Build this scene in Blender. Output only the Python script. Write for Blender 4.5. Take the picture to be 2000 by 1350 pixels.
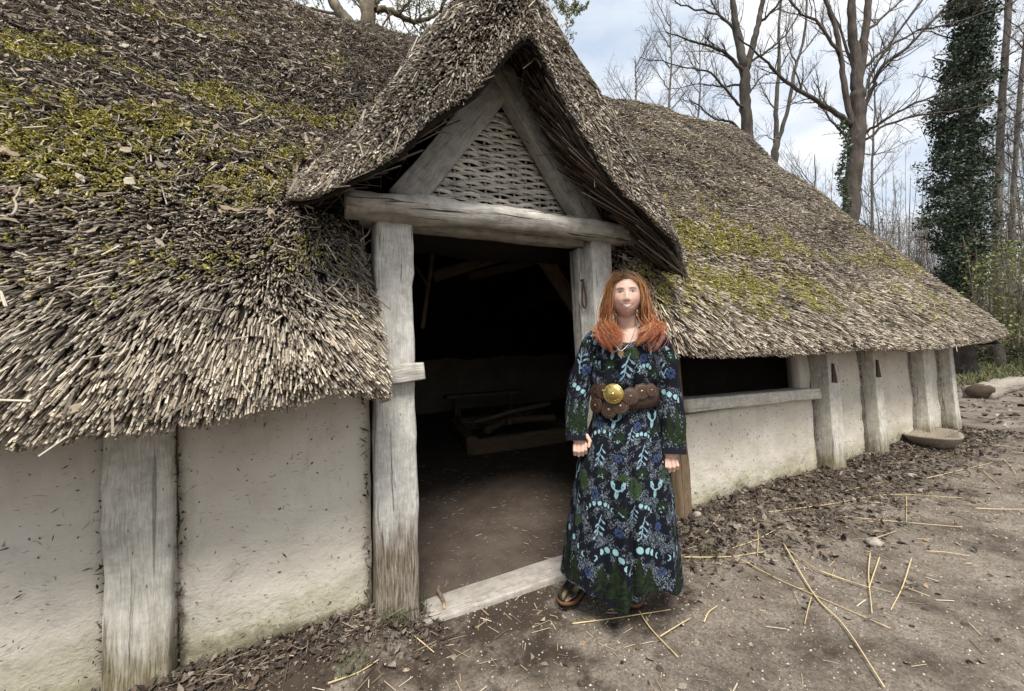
import bpy, math, random
import numpy as np
from mathutils import Vector, Matrix, noise as mnoise

for o in list(bpy.data.objects):
    bpy.data.objects.remove(o)
random.seed(7)
RNG = np.random.default_rng(7)
scene = bpy.context.scene
COLL = scene.collection

# ------------------------------------------------------------------ camera
F_PX, PITCH, ROLL, YAW, CAM_H, CAM_D = 750.0, 2.8, 2.9, 26.6, 1.26, 2.05
def _basis():
    p, r, y = np.radians([PITCH, ROLL, YAW])
    fw = np.array([np.sin(y)*np.cos(p), np.cos(y)*np.cos(p), np.sin(p)])
    rt = np.array([np.cos(y), -np.sin(y), 0.0]); up = np.cross(rt, fw)
    return fw, rt*np.cos(r)-up*np.sin(r), up*np.cos(r)+rt*np.sin(r)
FW, RT, UP = _basis()
CAM = np.array([0.0, -CAM_D, CAM_H])
def ray(u, v): return FW+RT*(u-1000)/F_PX-UP*(v-675)/F_PX
def on_y(u, v, y=0.0): d = ray(u, v); return CAM+d*(y-CAM[1])/d[1]
def on_z(u, v, z=0.0): d = ray(u, v); return CAM+d*(z-CAM[2])/d[2]
def at_depth(u, v, t): return CAM+ray(u, v)*t      # a direction and a distance along the view axis
cam_data = bpy.data.cameras.new('camera'); cam = bpy.data.objects.new('camera', cam_data); COLL.objects.link(cam)
cam_data.sensor_width = 36.0; cam_data.lens = F_PX/2000*36; cam_data.clip_start = 0.05; cam_data.clip_end = 2000
M = Matrix([[float(RT[i]), float(UP[i]), float(-FW[i]), float(CAM[i])] for i in range(3)]+[[0, 0, 0, 1]])
cam.matrix_world = M
scene.camera = cam

# ------------------------------------------------------------------ world, sun, exposure
SUN_EL, SUN_AZ = math.radians(57), math.radians(197)     # azimuth of the sun, clockwise from +Y
world = bpy.data.worlds.new('World'); scene.world = world; world.use_nodes = True
nt = world.node_tree; nt.nodes.clear()
out = nt.nodes.new('ShaderNodeOutputWorld'); bg = nt.nodes.new('ShaderNodeBackground')
sky = nt.nodes.new('ShaderNodeTexSky'); sky.sky_type = 'NISHITA'; sky.sun_disc = False
sky.sun_elevation = SUN_EL; sky.sun_rotation = SUN_AZ; sky.dust_density = 2.0
tc = nt.nodes.new('ShaderNodeTexCoord')
mp = nt.nodes.new('ShaderNodeMapping'); mp.inputs['Scale'].default_value = (1.0, 1.0, 2.2); mp.inputs['Location'].default_value = (0.35, 0.2, 0.1)
nz = nt.nodes.new('ShaderNodeTexNoise'); nz.inputs['Scale'].default_value = 2.3; nz.inputs['Detail'].default_value = 7; nz.inputs['Roughness'].default_value = 0.52
rp = nt.nodes.new('ShaderNodeValToRGB'); rp.color_ramp.elements[0].position = 0.36; rp.color_ramp.elements[1].position = 0.58
nz2 = nt.nodes.new('ShaderNodeTexNoise'); nz2.inputs['Scale'].default_value = 3.1; nz2.inputs['Detail'].default_value = 6
rp2 = nt.nodes.new('ShaderNodeValToRGB')
rp2.color_ramp.elements[0].color = (10.6, 11.1, 11.8, 1); rp2.color_ramp.elements[1].color = (13.4, 13.4, 13.4, 1)
rp2.color_ramp.elements[0].position = 0.35; rp2.color_ramp.elements[1].position = 0.6
mx = nt.nodes.new('ShaderNodeMix'); mx.data_type = 'RGBA'
hs = nt.nodes.new('ShaderNodeMix'); hs.data_type = 'RGBA'; hs.inputs[0].default_value = 0.7; hs.inputs[7].default_value = (9.3, 10.9, 13.0, 1)
L = nt.links.new
L(tc.outputs['Generated'], mp.inputs['Vector']); L(mp.outputs[0], nz.inputs['Vector']); L(mp.outputs[0], nz2.inputs['Vector'])
L(nz.outputs['Fac'], rp.inputs[0]); L(nz2.outputs['Fac'], rp2.inputs[0])
L(sky.outputs[0], hs.inputs[6]); L(rp.outputs[0], mx.inputs[0]); L(hs.outputs[2], mx.inputs[6]); L(rp2.outputs[0], mx.inputs[7])
L(mx.outputs[2], bg.inputs[0]); bg.inputs[1].default_value = 0.050; L(bg.outputs[0], out.inputs[0])
sd = bpy.data.lights.new('sun', 'SUN'); sd.energy = 2.8; sd.angle = math.radians(22); sd.color = (1.0, 0.96, 0.9)
sun = bpy.data.objects.new('sun', sd); COLL.objects.link(sun)
sv = Vector((math.sin(SUN_AZ)*math.cos(SUN_EL), math.cos(SUN_AZ)*math.cos(SUN_EL), math.sin(SUN_EL)))
sun.rotation_euler = sv.to_track_quat('Z', 'Y').to_euler(); sun.location = (0, -6, 12)
scene.view_settings.view_transform = 'Standard'; scene.view_settings.look = 'None'
scene.view_settings.exposure = 0.85; scene.view_settings.gamma = 1.0; scene.view_settings.use_curve_mapping = False

# ------------------------------------------------------------------ mesh helpers
class MB:
    """collects vertices, quads, tris and a colour per vertex; build() links them as one mesh object"""
    def __init__(s): s.V = []; s.Q = []; s.T = []; s.C = []; s.G = []; s.n = 0
    def add(s, V, Q=None, T=None, col=None, g=None):
        V = np.asarray(V, np.float32).reshape(-1, 3); k = len(V)
        s.V.append(V)
        if Q is not None and len(Q): s.Q.append(np.asarray(Q, np.int32).reshape(-1, 4)+s.n)
        if T is not None and len(T): s.T.append(np.asarray(T, np.int32).reshape(-1, 3)+s.n)
        c = np.ones((k, 3), np.float32)*0.5 if col is None else np.broadcast_to(np.asarray(col, np.float32), (k, 3))
        s.C.append(c)
        s.G.append(V if g is None else np.asarray(g, np.float32).reshape(-1, 3))
        s.n += k
    def mesh(s, name, mat, smooth=True):
        V = np.concatenate(s.V); me = bpy.data.meshes.new(name)
        Q = np.concatenate(s.Q) if s.Q else np.zeros((0, 4), np.int32)
        T = np.concatenate(s.T) if s.T else np.zeros((0, 3), np.int32)
        me.vertices.add(len(V)); me.vertices.foreach_set('co', V.ravel())
        nl = Q.size+T.size; me.loops.add(nl)
        me.loops.foreach_set('vertex_index', np.concatenate([Q.ravel(), T.ravel()]))
        me.polygons.add(len(Q)+len(T))
        ls = np.concatenate([np.arange(len(Q))*4, Q.size+np.arange(len(T))*3]).astype(np.int32)
        me.polygons.foreach_set('loop_start', ls)
        me.polygons.foreach_set('use_smooth', np.full(len(Q)+len(T), smooth))
        C = np.concatenate(s.C); a = me.color_attributes.new('Col', 'FLOAT_COLOR', 'POINT')
        a.data.foreach_set('color', np.hstack([C, np.ones((len(C), 1), np.float32)]).ravel())
        G = np.concatenate(s.G); ga = me.attributes.new('gr', 'FLOAT_VECTOR', 'POINT'); ga.data.foreach_set('vector', G.ravel())
        me.materials.append(mat); me.update(calc_edges=True); me.validate()
        return me
    def build(s, name, mat, parent=None, smooth=True, kind=None):
        o = bpy.data.objects.new(name, s.mesh(name, mat, smooth)); COLL.objects.link(o)
        if parent is not None: o.parent = parent
        if kind: o['kind'] = kind
        return o
def tag(o, label, cat, group=None):
    o['label'] = label; o['category'] = cat
    if group: o['group'] = group
    return o
def empty(name, loc=(0, 0, 0), rz=0.0):
    o = bpy.data.objects.new(name, None); COLL.objects.link(o); o.location = loc; o.rotation_euler = (0, 0, rz); o.empty_display_size = 0.2
    return o
def rebase(root, loc):
    """put an Empty at the base of a thing whose parts were built in world coordinates"""
    root.location = loc; m = Matrix.Translation(Vector(loc)).inverted()
    for ch in root.children: ch.matrix_parent_inverse = m
def unit(v): v = np.asarray(v, float); return v/(np.linalg.norm(v, axis=-1, keepdims=True)+1e-12)
def frames(P):
    P = np.asarray(P, float); n = len(P); T = np.gradient(P, axis=0); T = unit(T)
    a = np.array([0, 0, 1.0]) if abs(T[0][2]) < 0.9 else np.array([1.0, 0, 0])
    N = np.zeros_like(P); N[0] = unit(np.cross(T[0], a))
    for i in range(1, n):
        v = N[i-1]-T[i]*np.dot(N[i-1], T[i]); N[i] = unit(v)
    return T, N, np.cross(T, N)
def tube(mb, P, R, n=6, col=None, cap=True, flat=1.0):
    P = np.asarray(P, float); k = len(P); R = np.broadcast_to(np.asarray(R, float), (k,))
    T, N, B = frames(P); a = np.arange(n)*2*np.pi/n
    V = P[:, None]+R[:, None, None]*(np.cos(a)[None, :, None]*N[:, None]+flat*np.sin(a)[None, :, None]*B[:, None])
    i = np.arange(k-1)[:, None]*n; j = np.arange(n)[None]; j2 = (j+1) % n
    Q = np.stack([i+j, i+j2, i+n+j2, i+n+j], -1).reshape(-1, 4)
    s = np.concatenate([[0], np.cumsum(np.linalg.norm(np.diff(P, axis=0), axis=1))])
    g = np.stack([np.repeat(s, n), np.tile(np.cos(a)*R.mean(), k), np.tile(np.sin(a)*R.mean(), k)], -1)
    V = V.reshape(-1, 3); Tt = []
    c = None
    if col is not None:
        col = np.asarray(col, float); c = np.repeat(col, n, axis=0) if col.ndim == 2 else np.broadcast_to(col, (len(V), 3))
    if cap:
        V = np.vstack([V, P[:1], P[-1:]]); m = k*n
        for jj in range(n):
            Tt.append((m, (jj+1) % n, jj)); Tt.append((m+1, (k-1)*n+jj, (k-1)*n+(jj+1) % n))
        g = np.vstack([g, g[:1], g[-1:]])
        if c is not None: c = np.vstack([c, c[:1], c[-1:]])
    mb.add(V, Q, Tt, c, g)
def catmull(P, m):
    P = np.asarray(P, float); Q = np.vstack([2*P[0]-P[1], P, 2*P[-1]-P[-2]]); t = np.linspace(0, len(P)-1-1e-6, m); i = t.astype(int); f = (t-i)[:, None]
    a, b, c, d = Q[i], Q[i+1], Q[i+2], Q[i+3]
    return 0.5*((2*b)+(c-a)*f+(2*a-5*b+4*c-d)*f**2+(3*b-a-3*c+d)*f**3)
def reeds(mb, P, D, Ln, R, col, ns=3):
    """many thin stems at once: P tips, D directions towards the tip"""
    P = np.asarray(P, float); n = len(P)
    if n == 0: return
    D = unit(D); Ln = np.broadcast_to(Ln, (n,)); R = np.broadcast_to(R, (n,))
    A = unit(np.cross(D, RNG.normal(size=(n, 3)))); B = np.cross(D, A)
    a = np.arange(ns)*2*np.pi/ns
    ring = np.cos(a)[None, :, None]*A[:, None]+np.sin(a)[None, :, None]*B[:, None]
    tip = P[:, None]+ring*R[:, None, None]
    base = (P-D*Ln[:, None])[:, None]+ring*R[:, None, None]
    V = np.concatenate([base, tip], 1).reshape(-1, 3)
    o = (np.arange(n)*2*ns)[:, None]; j = np.arange(ns)[None]; j2 = (j+1) % ns
    Q = np.stack([o+j, o+j2, o+ns+j2, o+ns+j], -1).reshape(-1, 4)
    cap = o+ns+j
    c = np.repeat(np.broadcast_to(col, (n, 3)), 2*ns, axis=0)
    if ns == 4: mb.add(V, np.vstack([Q, cap.reshape(-1, 4)]), None, c)
    else: mb.add(V, Q, cap.reshape(-1, 3) if ns == 3 else None, c)
def grid_faces(nu, nv, off=0, flip=False):
    i = np.arange(nu-1)[:, None]; j = np.arange(nv-1)[None]
    Q = np.stack([i*nv+j, (i+1)*nv+j, (i+1)*nv+j+1, i*nv+j+1], -1).reshape(-1, 4)+off
    return Q[:, ::-1] if flip else Q
def sheet(mb, G, col=None, flip=False):
    nu, nv = G.shape[:2]; mb.add(G.reshape(-1, 3), grid_faces(nu, nv, 0, flip), None, None if col is None else np.asarray(col).reshape(-1, 3))
def slab(mb, A, Bm, col=None):
    """closed solid between two grids"""
    nu, nv = A.shape[:2]; n = nu*nv
    Q = [grid_faces(nu, nv), grid_faces(nu, nv, n, True)]
    idx = np.arange(n).reshape(nu, nv)
    for e, fl in ((idx[:, 0], 1), (idx[:, -1], 0), (idx[0], 0), (idx[-1], 1)):
        q = np.stack([e[:-1], e[1:], e[1:]+n, e[:-1]+n], -1); Q.append(q[:, ::-1] if fl else q)
    mb.add(np.concatenate([A.reshape(-1, 3), Bm.reshape(-1, 3)]), np.concatenate(Q), None, col)
def vnoise(P, sc, seed=0.0):
    return np.array([mnoise.noise(Vector((p[0]*sc+seed, p[1]*sc-seed*1.7, p[2]*sc+seed*0.3))) for p in np.asarray(P).reshape(-1, 3)])
def beam(mb, p0, p1, w, h, up=(0, 0, 1), nseg=14, jit=0.006, bow=(0, 0, 0), rnd=0.25, taper=1.0, seed=0, twist=0.0):
    """a hewn timber: rounded-rectangle section swept from p0 to p1, uneven along its length"""
    p0, p1 = np.asarray(p0, float), np.asarray(p1, float); d = unit(p1-p0); up = np.asarray(up, float)
    s = unit(np.cross(d, up)); u = np.cross(s, d); r = rnd*min(w, h)
    cs = []
    for sx, sy in ((1, 1), (-1, 1), (-1, -1), (1, -1)):
        cx, cy = sx*(w/2-r), sy*(h/2-r); a0 = {(1, 1): 0, (-1, 1): 90, (-1, -1): 180, (1, -1): 270}[(sx, sy)]
        for k in (0, 30, 60, 90): a = math.radians(a0+k); cs.append((cx+r*math.cos(a), cy+r*math.sin(a)))
    cs = np.array(cs); n = len(cs); t = np.linspace(0, 1, nseg+1); V = []; G = []; Lg = np.linalg.norm(p1-p0)
    for i, tt in enumerate(t):
        c = p0+(p1-p0)*tt+np.asarray(bow)*math.sin(math.pi*tt); k = 1+(taper-1)*tt
        ph = twist*tt; c2 = cs*k
        if ph: c2 = np.stack([c2[:, 0]*math.cos(ph)-c2[:, 1]*math.sin(ph), c2[:, 0]*math.sin(ph)+c2[:, 1]*math.cos(ph)], -1)
        for q in c2:
            ang = math.atan2(q[1], q[0])
            e = jit*(mnoise.noise(Vector((tt*Lg*3+seed*7.3, math.cos(ang)*1.2+seed, math.sin(ang)*1.2)))*1.6+mnoise.noise(Vector((tt*Lg*11+seed, math.cos(ang)*3, math.sin(ang)*3+seed)))*0.7)
            qq = q*(1+e/max(0.03, np.linalg.norm(q)))
            V.append(c+s*qq[0]+u*qq[1]); G.append((tt*Lg+seed*3.1, q[0]+seed, q[1]))
    i = np.arange(nseg)[:, None]*n; j = np.arange(n)[None]; j2 = (j+1) % n
    Q = np.stack([i+j, i+j2, i+n+j2, i+n+j], -1).reshape(-1, 4); T = []
    V += [p0, p1]; G += [(seed*3.1, seed, 0), (Lg+seed*3.1, seed, 0)]; m = (nseg+1)*n
    for k in range(n): T.append((m, (k+1) % n, k)); T.append((m+1, nseg*n+k, nseg*n+(k+1) % n))
    mb.add(V, Q, T, None, G)
def one_beam(name, mat, parent, *a, **k): b = MB(); beam(b, *a, **k); return b.build(name, mat, parent)

# ------------------------------------------------------------------ materials
class NT:
    def __init__(s, name):
        s.m = bpy.data.materials.new(name); s.m.use_nodes = True; s.t = s.m.node_tree; s.t.nodes.clear()
        s.o = s.t.nodes.new('ShaderNodeOutputMaterial'); s.b = s.t.nodes.new('ShaderNodeBsdfPrincipled'); s.l(s.b.outputs[0], s.o.inputs[0])
    def l(s, a, b): s.t.links.new(a, b)
    def attr(s, n): a = s.t.nodes.new('ShaderNodeAttribute'); a.attribute_name = n; return a
    def pos(s): return s.t.nodes.new('ShaderNodeNewGeometry').outputs['Position']
    def map(s, v, sc, loc=(0, 0, 0)):
        m = s.t.nodes.new('ShaderNodeMapping'); m.inputs['Scale'].default_value = sc; m.inputs['Location'].default_value = loc; s.l(v, m.inputs['Vector']); return m.outputs[0]
    def noise(s, v, sc, det=5, rough=0.55, dist=0.0):
        n = s.t.nodes.new('ShaderNodeTexNoise'); n.inputs['Scale'].default_value = sc; n.inputs['Detail'].default_value = det; n.inputs['Roughness'].default_value = rough; n.inputs['Distortion'].default_value = dist
        s.l(v, n.inputs['Vector']); return n.outputs['Fac']
    def vor(s, v, sc, out='Distance', feat='F1'):
        n = s.t.nodes.new('ShaderNodeTexVoronoi'); n.feature = feat; n.inputs['Scale'].default_value = sc; s.l(v, n.inputs['Vector']); return n.outputs[out]
    def ramp(s, f, *st):
        r = s.t.nodes.new('ShaderNodeValToRGB'); e = r.color_ramp.elements
        while len(e) < len(st): e.new(0.5)
        for k, (p, c) in enumerate(st):
            e[k].position = p; e[k].color = (c, c, c, 1) if np.isscalar(c) else tuple(c)+(1,)
        s.l(f, r.inputs[0]); return r.outputs[0]
    def mix(s, f, a, b, mode='MIX'):
        m = s.t.nodes.new('ShaderNodeMix'); m.data_type = 'RGBA'; m.blend_type = mode
        for k, v in ((0, f), (6, a), (7, b)):
            if hasattr(v, 'links') or hasattr(v, 'is_linked'): s.l(v, m.inputs[k])
            elif k == 0: m.inputs[0].default_value = v
            else: m.inputs[k].default_value = tuple(v)+(1,) if not np.isscalar(v) else (v, v, v, 1)
        return m.outputs[2]
    def math(s, op, a, b=0.0, clamp=False):
        m = s.t.nodes.new('ShaderNodeMath'); m.operation = op; m.use_clamp = clamp
        for k, v in ((0, a), (1, b)):
            if hasattr(v, 'is_linked'): s.l(v, m.inputs[k])
            else: m.inputs[k].default_value = v
        return m.outputs[0]
    def sep(s, v): n = s.t.nodes.new('ShaderNodeSeparateXYZ'); s.l(v, n.inputs[0]); return n.outputs
    def bump(s, h, st=0.4, d=0.01, prev=None):
        n = s.t.nodes.new('ShaderNodeBump'); n.inputs['Strength'].default_value = st; n.inputs['Distance'].default_value = d; s.l(h, n.inputs['Height'])
        if prev is not None: s.l(prev, n.inputs['Normal'])
        return n.outputs[0]
    def fin(s, col, rough=0.85, nrm=None, spec=0.25, metal=0.0, sss=0.0):
        for k, v in (('Base Color', col), ('Roughness', rough)):
            if hasattr(v, 'is_linked'): s.l(v, s.b.inputs[k])
            else: s.b.inputs[k].default_value = v if k == 'Roughness' else tuple(v)+(1,)
        if nrm is not None: s.l(nrm, s.b.inputs['Normal'])
        s.b.inputs['Specular IOR Level'].default_value = spec; s.b.inputs['Metallic'].default_value = metal
        if sss: s.b.inputs['Subsurface Weight'].default_value = sss; s.b.inputs['Subsurface Radius'].default_value = (0.012, 0.005, 0.003)
        return s.m
def mat_col(name, rough=0.85, var=0.25, sc=60, spec=0.2, metal=0.0, bump=0.0, sss=0.0):
    """colour from the per-vertex tint with a little mottling"""
    n = NT(name); c = n.attr('Col').outputs['Color']; f = n.noise(n.pos(), sc, 4)
    k = n.ramp(f, (0.25, 1-var), (0.75, 1+var)); col = n.mix(1.0, c, k, 'MULTIPLY')
    return n.fin(col, rough, n.bump(f, bump, 0.004) if bump else None, spec, metal, sss)
def mat_plain(name, col, rough=0.8, var=0.2, sc=25, spec=0.25, metal=0.0, bump=0.2, bd=0.004):
    n = NT(name); f = n.noise(n.pos(), sc, 6); k = n.ramp(f, (0.25, 1-var), (0.75, 1+var))
    return n.fin(n.mix(1.0, col, k, 'MULTIPLY'), rough, n.bump(f, bump, bd), spec, metal)
def mat_wood(name, c1, c2, crack=0.5, lime=None, stain=None, bump=0.5, stain_h=(0.25, 0.62), gscale=1.0):
    """weathered timber with grain along the piece; lime = remains of whitewash, stain = bare damp foot"""
    n = NT(name); g = n.attr('gr').outputs['Vector']
    fine = n.noise(n.map(g, (13*gscale, 170*gscale, 170*gscale)), 1.0, 8, 0.68, 0.25); broad = n.noise(n.map(g, (3.2, 17, 17)), 1.0, 7, 0.66, 0.5)
    blot = n.noise(n.pos(), 7.0, 5, 0.6)
    col = n.mix(n.ramp(fine, (0.3, 0.0), (0.7, 1.0)), c1, c2)
    col = n.mix(n.ramp(broad, (0.3, 0.0), (0.75, 0.6)), col, tuple(x*0.72 for x in c1))
    rough = 0.85
    if lime is not None:
        f = n.math('ADD', n.math('MULTIPLY', broad, 0.55), n.math('MULTIPLY', fine, 0.45)); f = n.math('ADD', f, n.math('MULTIPLY', n.math('SUBTRACT', blot, 0.5), 0.5))
        k = n.ramp(f, (0.33, 0.0), (0.44, 1.0)); col = n.mix(k, col, n.mix(n.ramp(n.noise(n.pos(), 16, 6, 0.7), (0.4, 0.0), (0.62, 1.0)), lime, tuple(v_*0.70 for v_ in lime)))
    if stain is not None:
        z = n.sep(n.pos())[2]; e = n.math('ADD', z, n.math('MULTIPLY', n.math('SUBTRACT', n.noise(n.map(g, (2.5, 22, 22)), 1.0, 6, 0.65), 0.5), 0.5))
        k = n.ramp(e, (stain_h[0], 1.0), (stain_h[1], 0.0)); k2 = n.ramp(fine, (0.35, 1.0), (0.72, 0.45))
        col = n.mix(n.math('MULTIPLY', k, k2), col, stain)
    col = n.mix(0.8, col, n.mix(1.0, col, n.ramp(fine, (0.3, 0.66), (0.62, 1.12)), 'MULTIPLY'))
    sp_ = n.math('MULTIPLY', n.ramp(n.vor(n.map(g, (22, 60, 60)), 1.0), (0.10, 1.0), (0.2, 0.0)), n.ramp(n.sep(n.vor(n.map(g, (22, 60, 60)), 1.0, 'Color'))[0], (0.86, 0.0), (0.9, 0.8))); col = n.mix(sp_, col, (0.06, 0.045, 0.033))
    cr = n.ramp(n.noise(n.map(g, (1.6, 46, 46), (3, 1, 2)), 1.0, 3, 0.5, 0.8), (0.33, 1.0), (0.365, 0.0))
    col = n.mix(n.math('MULTIPLY', cr, crack), col, (0.03, 0.025, 0.02))
    h = n.math('SUBTRACT', n.math('ADD', fine, n.math('MULTIPLY', broad, 0.8)), cr)
    return n.fin(col, rough, n.bump(h, bump, 0.010), 0.2)
def mat_plaster(name, base, dark, algae=True, fleck=1.0, inner=False):
    """lime-washed daub: trowel relief, straw flecks, grit, green growth along the foot"""
    n = NT(name); p = n.pos()
    big = n.noise(p, 2.2, 5, 0.6); mid = n.noise(n.map(p, (7, 7, 9)), 1.0, 7, 0.65, 0.4); fin = n.noise(p, 90, 5, 0.6)
    col = n.mix(n.ramp(big, (0.3, 0.0), (0.72, 1.0)), base, dark)
    col = n.mix(n.ramp(mid, (0.52, 0.0), (0.85, 0.45)), col, tuple(x*0.72 for x in dark))
    mk = 0.0
    dv = n.t.nodes.new('ShaderNodeTexNoise'); dv.inputs['Scale'].default_value = 9; dv.inputs['Detail'].default_value = 3; n.l(p, dv.inputs['Vector'])
    va = n.t.nodes.new('ShaderNodeVectorMath'); va.operation = 'MULTIPLY_ADD'; va.inputs[1].default_value = (0.09, 0.09, 0.09); n.l(dv.outputs['Color'], va.inputs[0]); n.l(p, va.inputs[2]); pw = va.outputs[0]
    def flecks(sc, ang, th, tint, loc, keep, op=1.0):
        nonlocal col
        mpn = n.t.nodes.new('ShaderNodeMapping'); mpn.inputs['Rotation'].default_value = (0, ang, 0); mpn.inputs['Scale'].default_value = sc; mpn.inputs['Location'].default_value = loc
        n.l(pw, mpn.inputs['Vector'])
        d = n.vor(mpn.outputs[0], 1.0); r = n.sep(n.vor(mpn.outputs[0], 1.0, 'Color'))[0]
        d = n.math('ADD', d, n.math('MULTIPLY', n.math('SUBTRACT', n.noise(pw, 60, 3), 0.5), 0.12))
        gate = n.ramp(r, (1-keep, 0.0), (1-keep*0.9, 1.0)); k = n.math('MULTIPLY', n.ramp(d, (th*0.6, 1.0), (th*1.3, 0.0)), gate)
        col = n.mix(n.math('MULTIPLY', k, fleck*op), col, tint)
    flecks((14, 5, 70), 0.5, 0.16, (0.25, 0.19, 0.13), (0, 0, 0), 0.22, 0.6); flecks((70, 5, 12), 0.35, 0.15, (0.2, 0.15, 0.1), (4, 1, 2), 0.15, 0.7)
    flecks((38, 6, 38), 0.0, 0.20, (0.045, 0.033, 0.026), (7, 3, 1), 0.07); flecks((11, 5, 15), 0.9, 0.085, (0.035, 0.026, 0.02), (2, 5, 8), 0.13)
    flecks((20, 6, 90), -0.7, 0.16, (0.28, 0.22, 0.15), (1, 9, 3), 0.35, 0.8); flecks((26, 6, 30), 0.4, 0.10, (0.06, 0.045, 0.032), (3, 2, 6), 0.16); flecks((7, 5, 60), 0.15, 0.10, (0.36, 0.31, 0.24), (5, 2, 4), 0.3, 0.6)
    col = n.mix(n.ramp(n.noise(n.map(p, (5.5, 5.5, 1.3)), 1.0, 7, 0.7, 0.5), (0.52, 0.0), (0.78, 0.55)), col, tuple(x*0.62 for x in dark))
    if algae:
        z = n.sep(p)[2]; e = n.math('ADD', z, n.math('MULTIPLY', n.math('SUBTRACT', n.noise(n.map(p, (4, 4, 6)), 1.0, 6, 0.65), 0.5), 0.42))
        k = n.ramp(e, (0.1, 0.85), (0.33, 0.0)); k = n.math('MULTIPLY', k, n.ramp(n.noise(p, 35, 5, 0.7), (0.3, 0.35), (0.65, 1.0)))
        col = n.mix(k, col, (0.22, 0.21, 0.075)); k3 = n.ramp(e, (0.02, 0.9), (0.16, 0.0)); col = n.mix(k3, col, (0.09, 0.07, 0.045))
    ridg = n.noise(n.map(pw, (13, 13, 17)), 1.0, 5, 0.6, 0.4)
    h = n.math('ADD', n.math('MULTIPLY', ridg, 0.6), n.math('ADD', n.math('MULTIPLY', mid, 0.7), n.math('MULTIPLY', fin, 0.22)))
    return n.fin(col, 0.93, n.bump(h, 0.8, 0.018), 0.12)
# ================================================================== shared materials
LIME = (0.68, 0.65, 0.59)
m_post = mat_wood('limed_timber', (0.36, 0.32, 0.26), (0.50, 0.46, 0.40), 0.7, LIME, (0.105, 0.068, 0.030), 0.7, (0.38, 0.56))
m_postw = mat_wood('limed_wall_timber', (0.52, 0.48, 0.40), (0.60, 0.56, 0.47), 0.5, (0.69, 0.65, 0.56), (0.15, 0.12, 0.05), 0.5, (0.16, 0.34))
m_grey = mat_wood('silvered_timber', (0.22, 0.20, 0.17), (0.34, 0.315, 0.275), 0.7, (0.46, 0.44, 0.395), None, 0.6)
m_lintel = mat_wood('pale_log', (0.34, 0.30, 0.24), (0.52, 0.48, 0.41), 0.9, (0.56, 0.53, 0.47), None, 0.8, gscale=0.6)
m_raw = mat_wood('bare_timber', (0.16, 0.11, 0.07), (0.27, 0.20, 0.13), 0.7, None, None, 0.7)
m_dark = mat_wood('smoky_timber_notch_shade', (0.07, 0.05, 0.035), (0.12, 0.09, 0.06), 0.6, None, None, 0.5)
m_thresh = mat_wood('worn_threshold', (0.30, 0.26, 0.22), (0.42, 0.38, 0.33), 0.15, (0.47, 0.43, 0.38), None, 0.4)
m_plaster = mat_plaster('limewashed_daub', (0.70, 0.65, 0.56), (0.56, 0.50, 0.41))
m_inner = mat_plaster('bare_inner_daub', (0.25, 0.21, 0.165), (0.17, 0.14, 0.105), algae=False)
m_mud = mat_plain('dark_daub_core', (0.055, 0.042, 0.03), 0.95)
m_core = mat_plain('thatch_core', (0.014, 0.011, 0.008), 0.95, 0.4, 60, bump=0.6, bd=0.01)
m_reed = mat_col('weathered_reed', 0.8, 0.18, 140, 0.25)
m_withy = mat_col('silvered_withy', 0.8, 0.25, 90, 0.2)
m_moss = mat_col('moss', 0.95, 0.3, 200, 0.1)
m_iron = mat_plain('rusty_iron', (0.09, 0.05, 0.035), 0.7, 0.4, 120, 0.4, 0.6)

# ================================================================== ground
DOOR_L, DOOR_R, END_X = 0.42, 1.60, 7.55
def smooth(a, b, t): t = np.clip((np.asarray(t, float)-a)/(b-a), 0, 1); return t*t*(3-2*t)
def ground_z(x, y):
    x = np.asarray(x, float); y = np.asarray(y, float)
    door = smooth(DOOR_L-0.25, DOOR_L+0.05, x)*(1-smooth(2.05, 2.45, x))
    near = np.exp(-(np.minimum(y, 0)/0.33)**2)*(1-smooth(END_X, END_X+0.8, x))
    z = 0.10*near*(1-door)
    z = z+0.012*np.sin(x*2.3+0.6)*np.cos(y*1.9)+0.006*np.sin(x*6.1)*np.sin(y*5.3+1)
    z = z+0.35*smooth(14, 34, x)*smooth(-2, 8, y)+np.clip(np.hypot(x-3, y-2)-60, 0, None)*0.012
    z = z-0.02*door*np.exp(-((y+0.3)/0.6)**2)
    return z
n = NT('trodden_earth'); p = n.pos()
big = n.noise(p, 0.55, 5, 0.6); mid = n.noise(p, 5.0, 7, 0.65); fin = n.noise(p, 70, 5, 0.7); grit = n.vor(p, 95, 'Distance'); gcol = n.sep(n.vor(p, 95, 'Color'))
xyz = n.sep(p)
col = n.mix(n.ramp(mid, (0.3, 0.0), (0.7, 1.0)), (0.043, 0.032, 0.024), (0.080, 0.061, 0.047))
pale = n.math('ADD', n.math('MULTIPLY', big, 1.0), n.math('MULTIPLY', mid, 0.55))
wear = n.math('ADD', n.math('MULTIPLY', xyz[0], 0.10), n.math('MULTIPLY', xyz[1], -0.10))
k = n.ramp(n.math('ADD', pale, n.math('MULTIPLY', wear, 0.85)), (0.90, 0.0), (1.45, 1.0)); k = n.math('MULTIPLY', k, n.ramp(n.noise(p, 2.3, 7, 0.7, 0.3), (0.36, 0.12), (0.62, 1.0)))
col = n.mix(n.math('MULTIPLY', k, n.ramp(fin, (0.33, 0.25), (0.6, 1.0))), col, (0.29, 0.25, 0.205))
gk = n.math('MULTIPLY', n.ramp(grit, (0.26, 1.0), (0.4, 0.0)), n.ramp(gcol[0], (0.80, 0.0), (0.86, 1.0)))
col = n.mix(n.math('MULTIPLY', gk, n.ramp(k, (0.0, 0.45), (1.0, 0.9))), col, (0.36, 0.31, 0.255))
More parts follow.
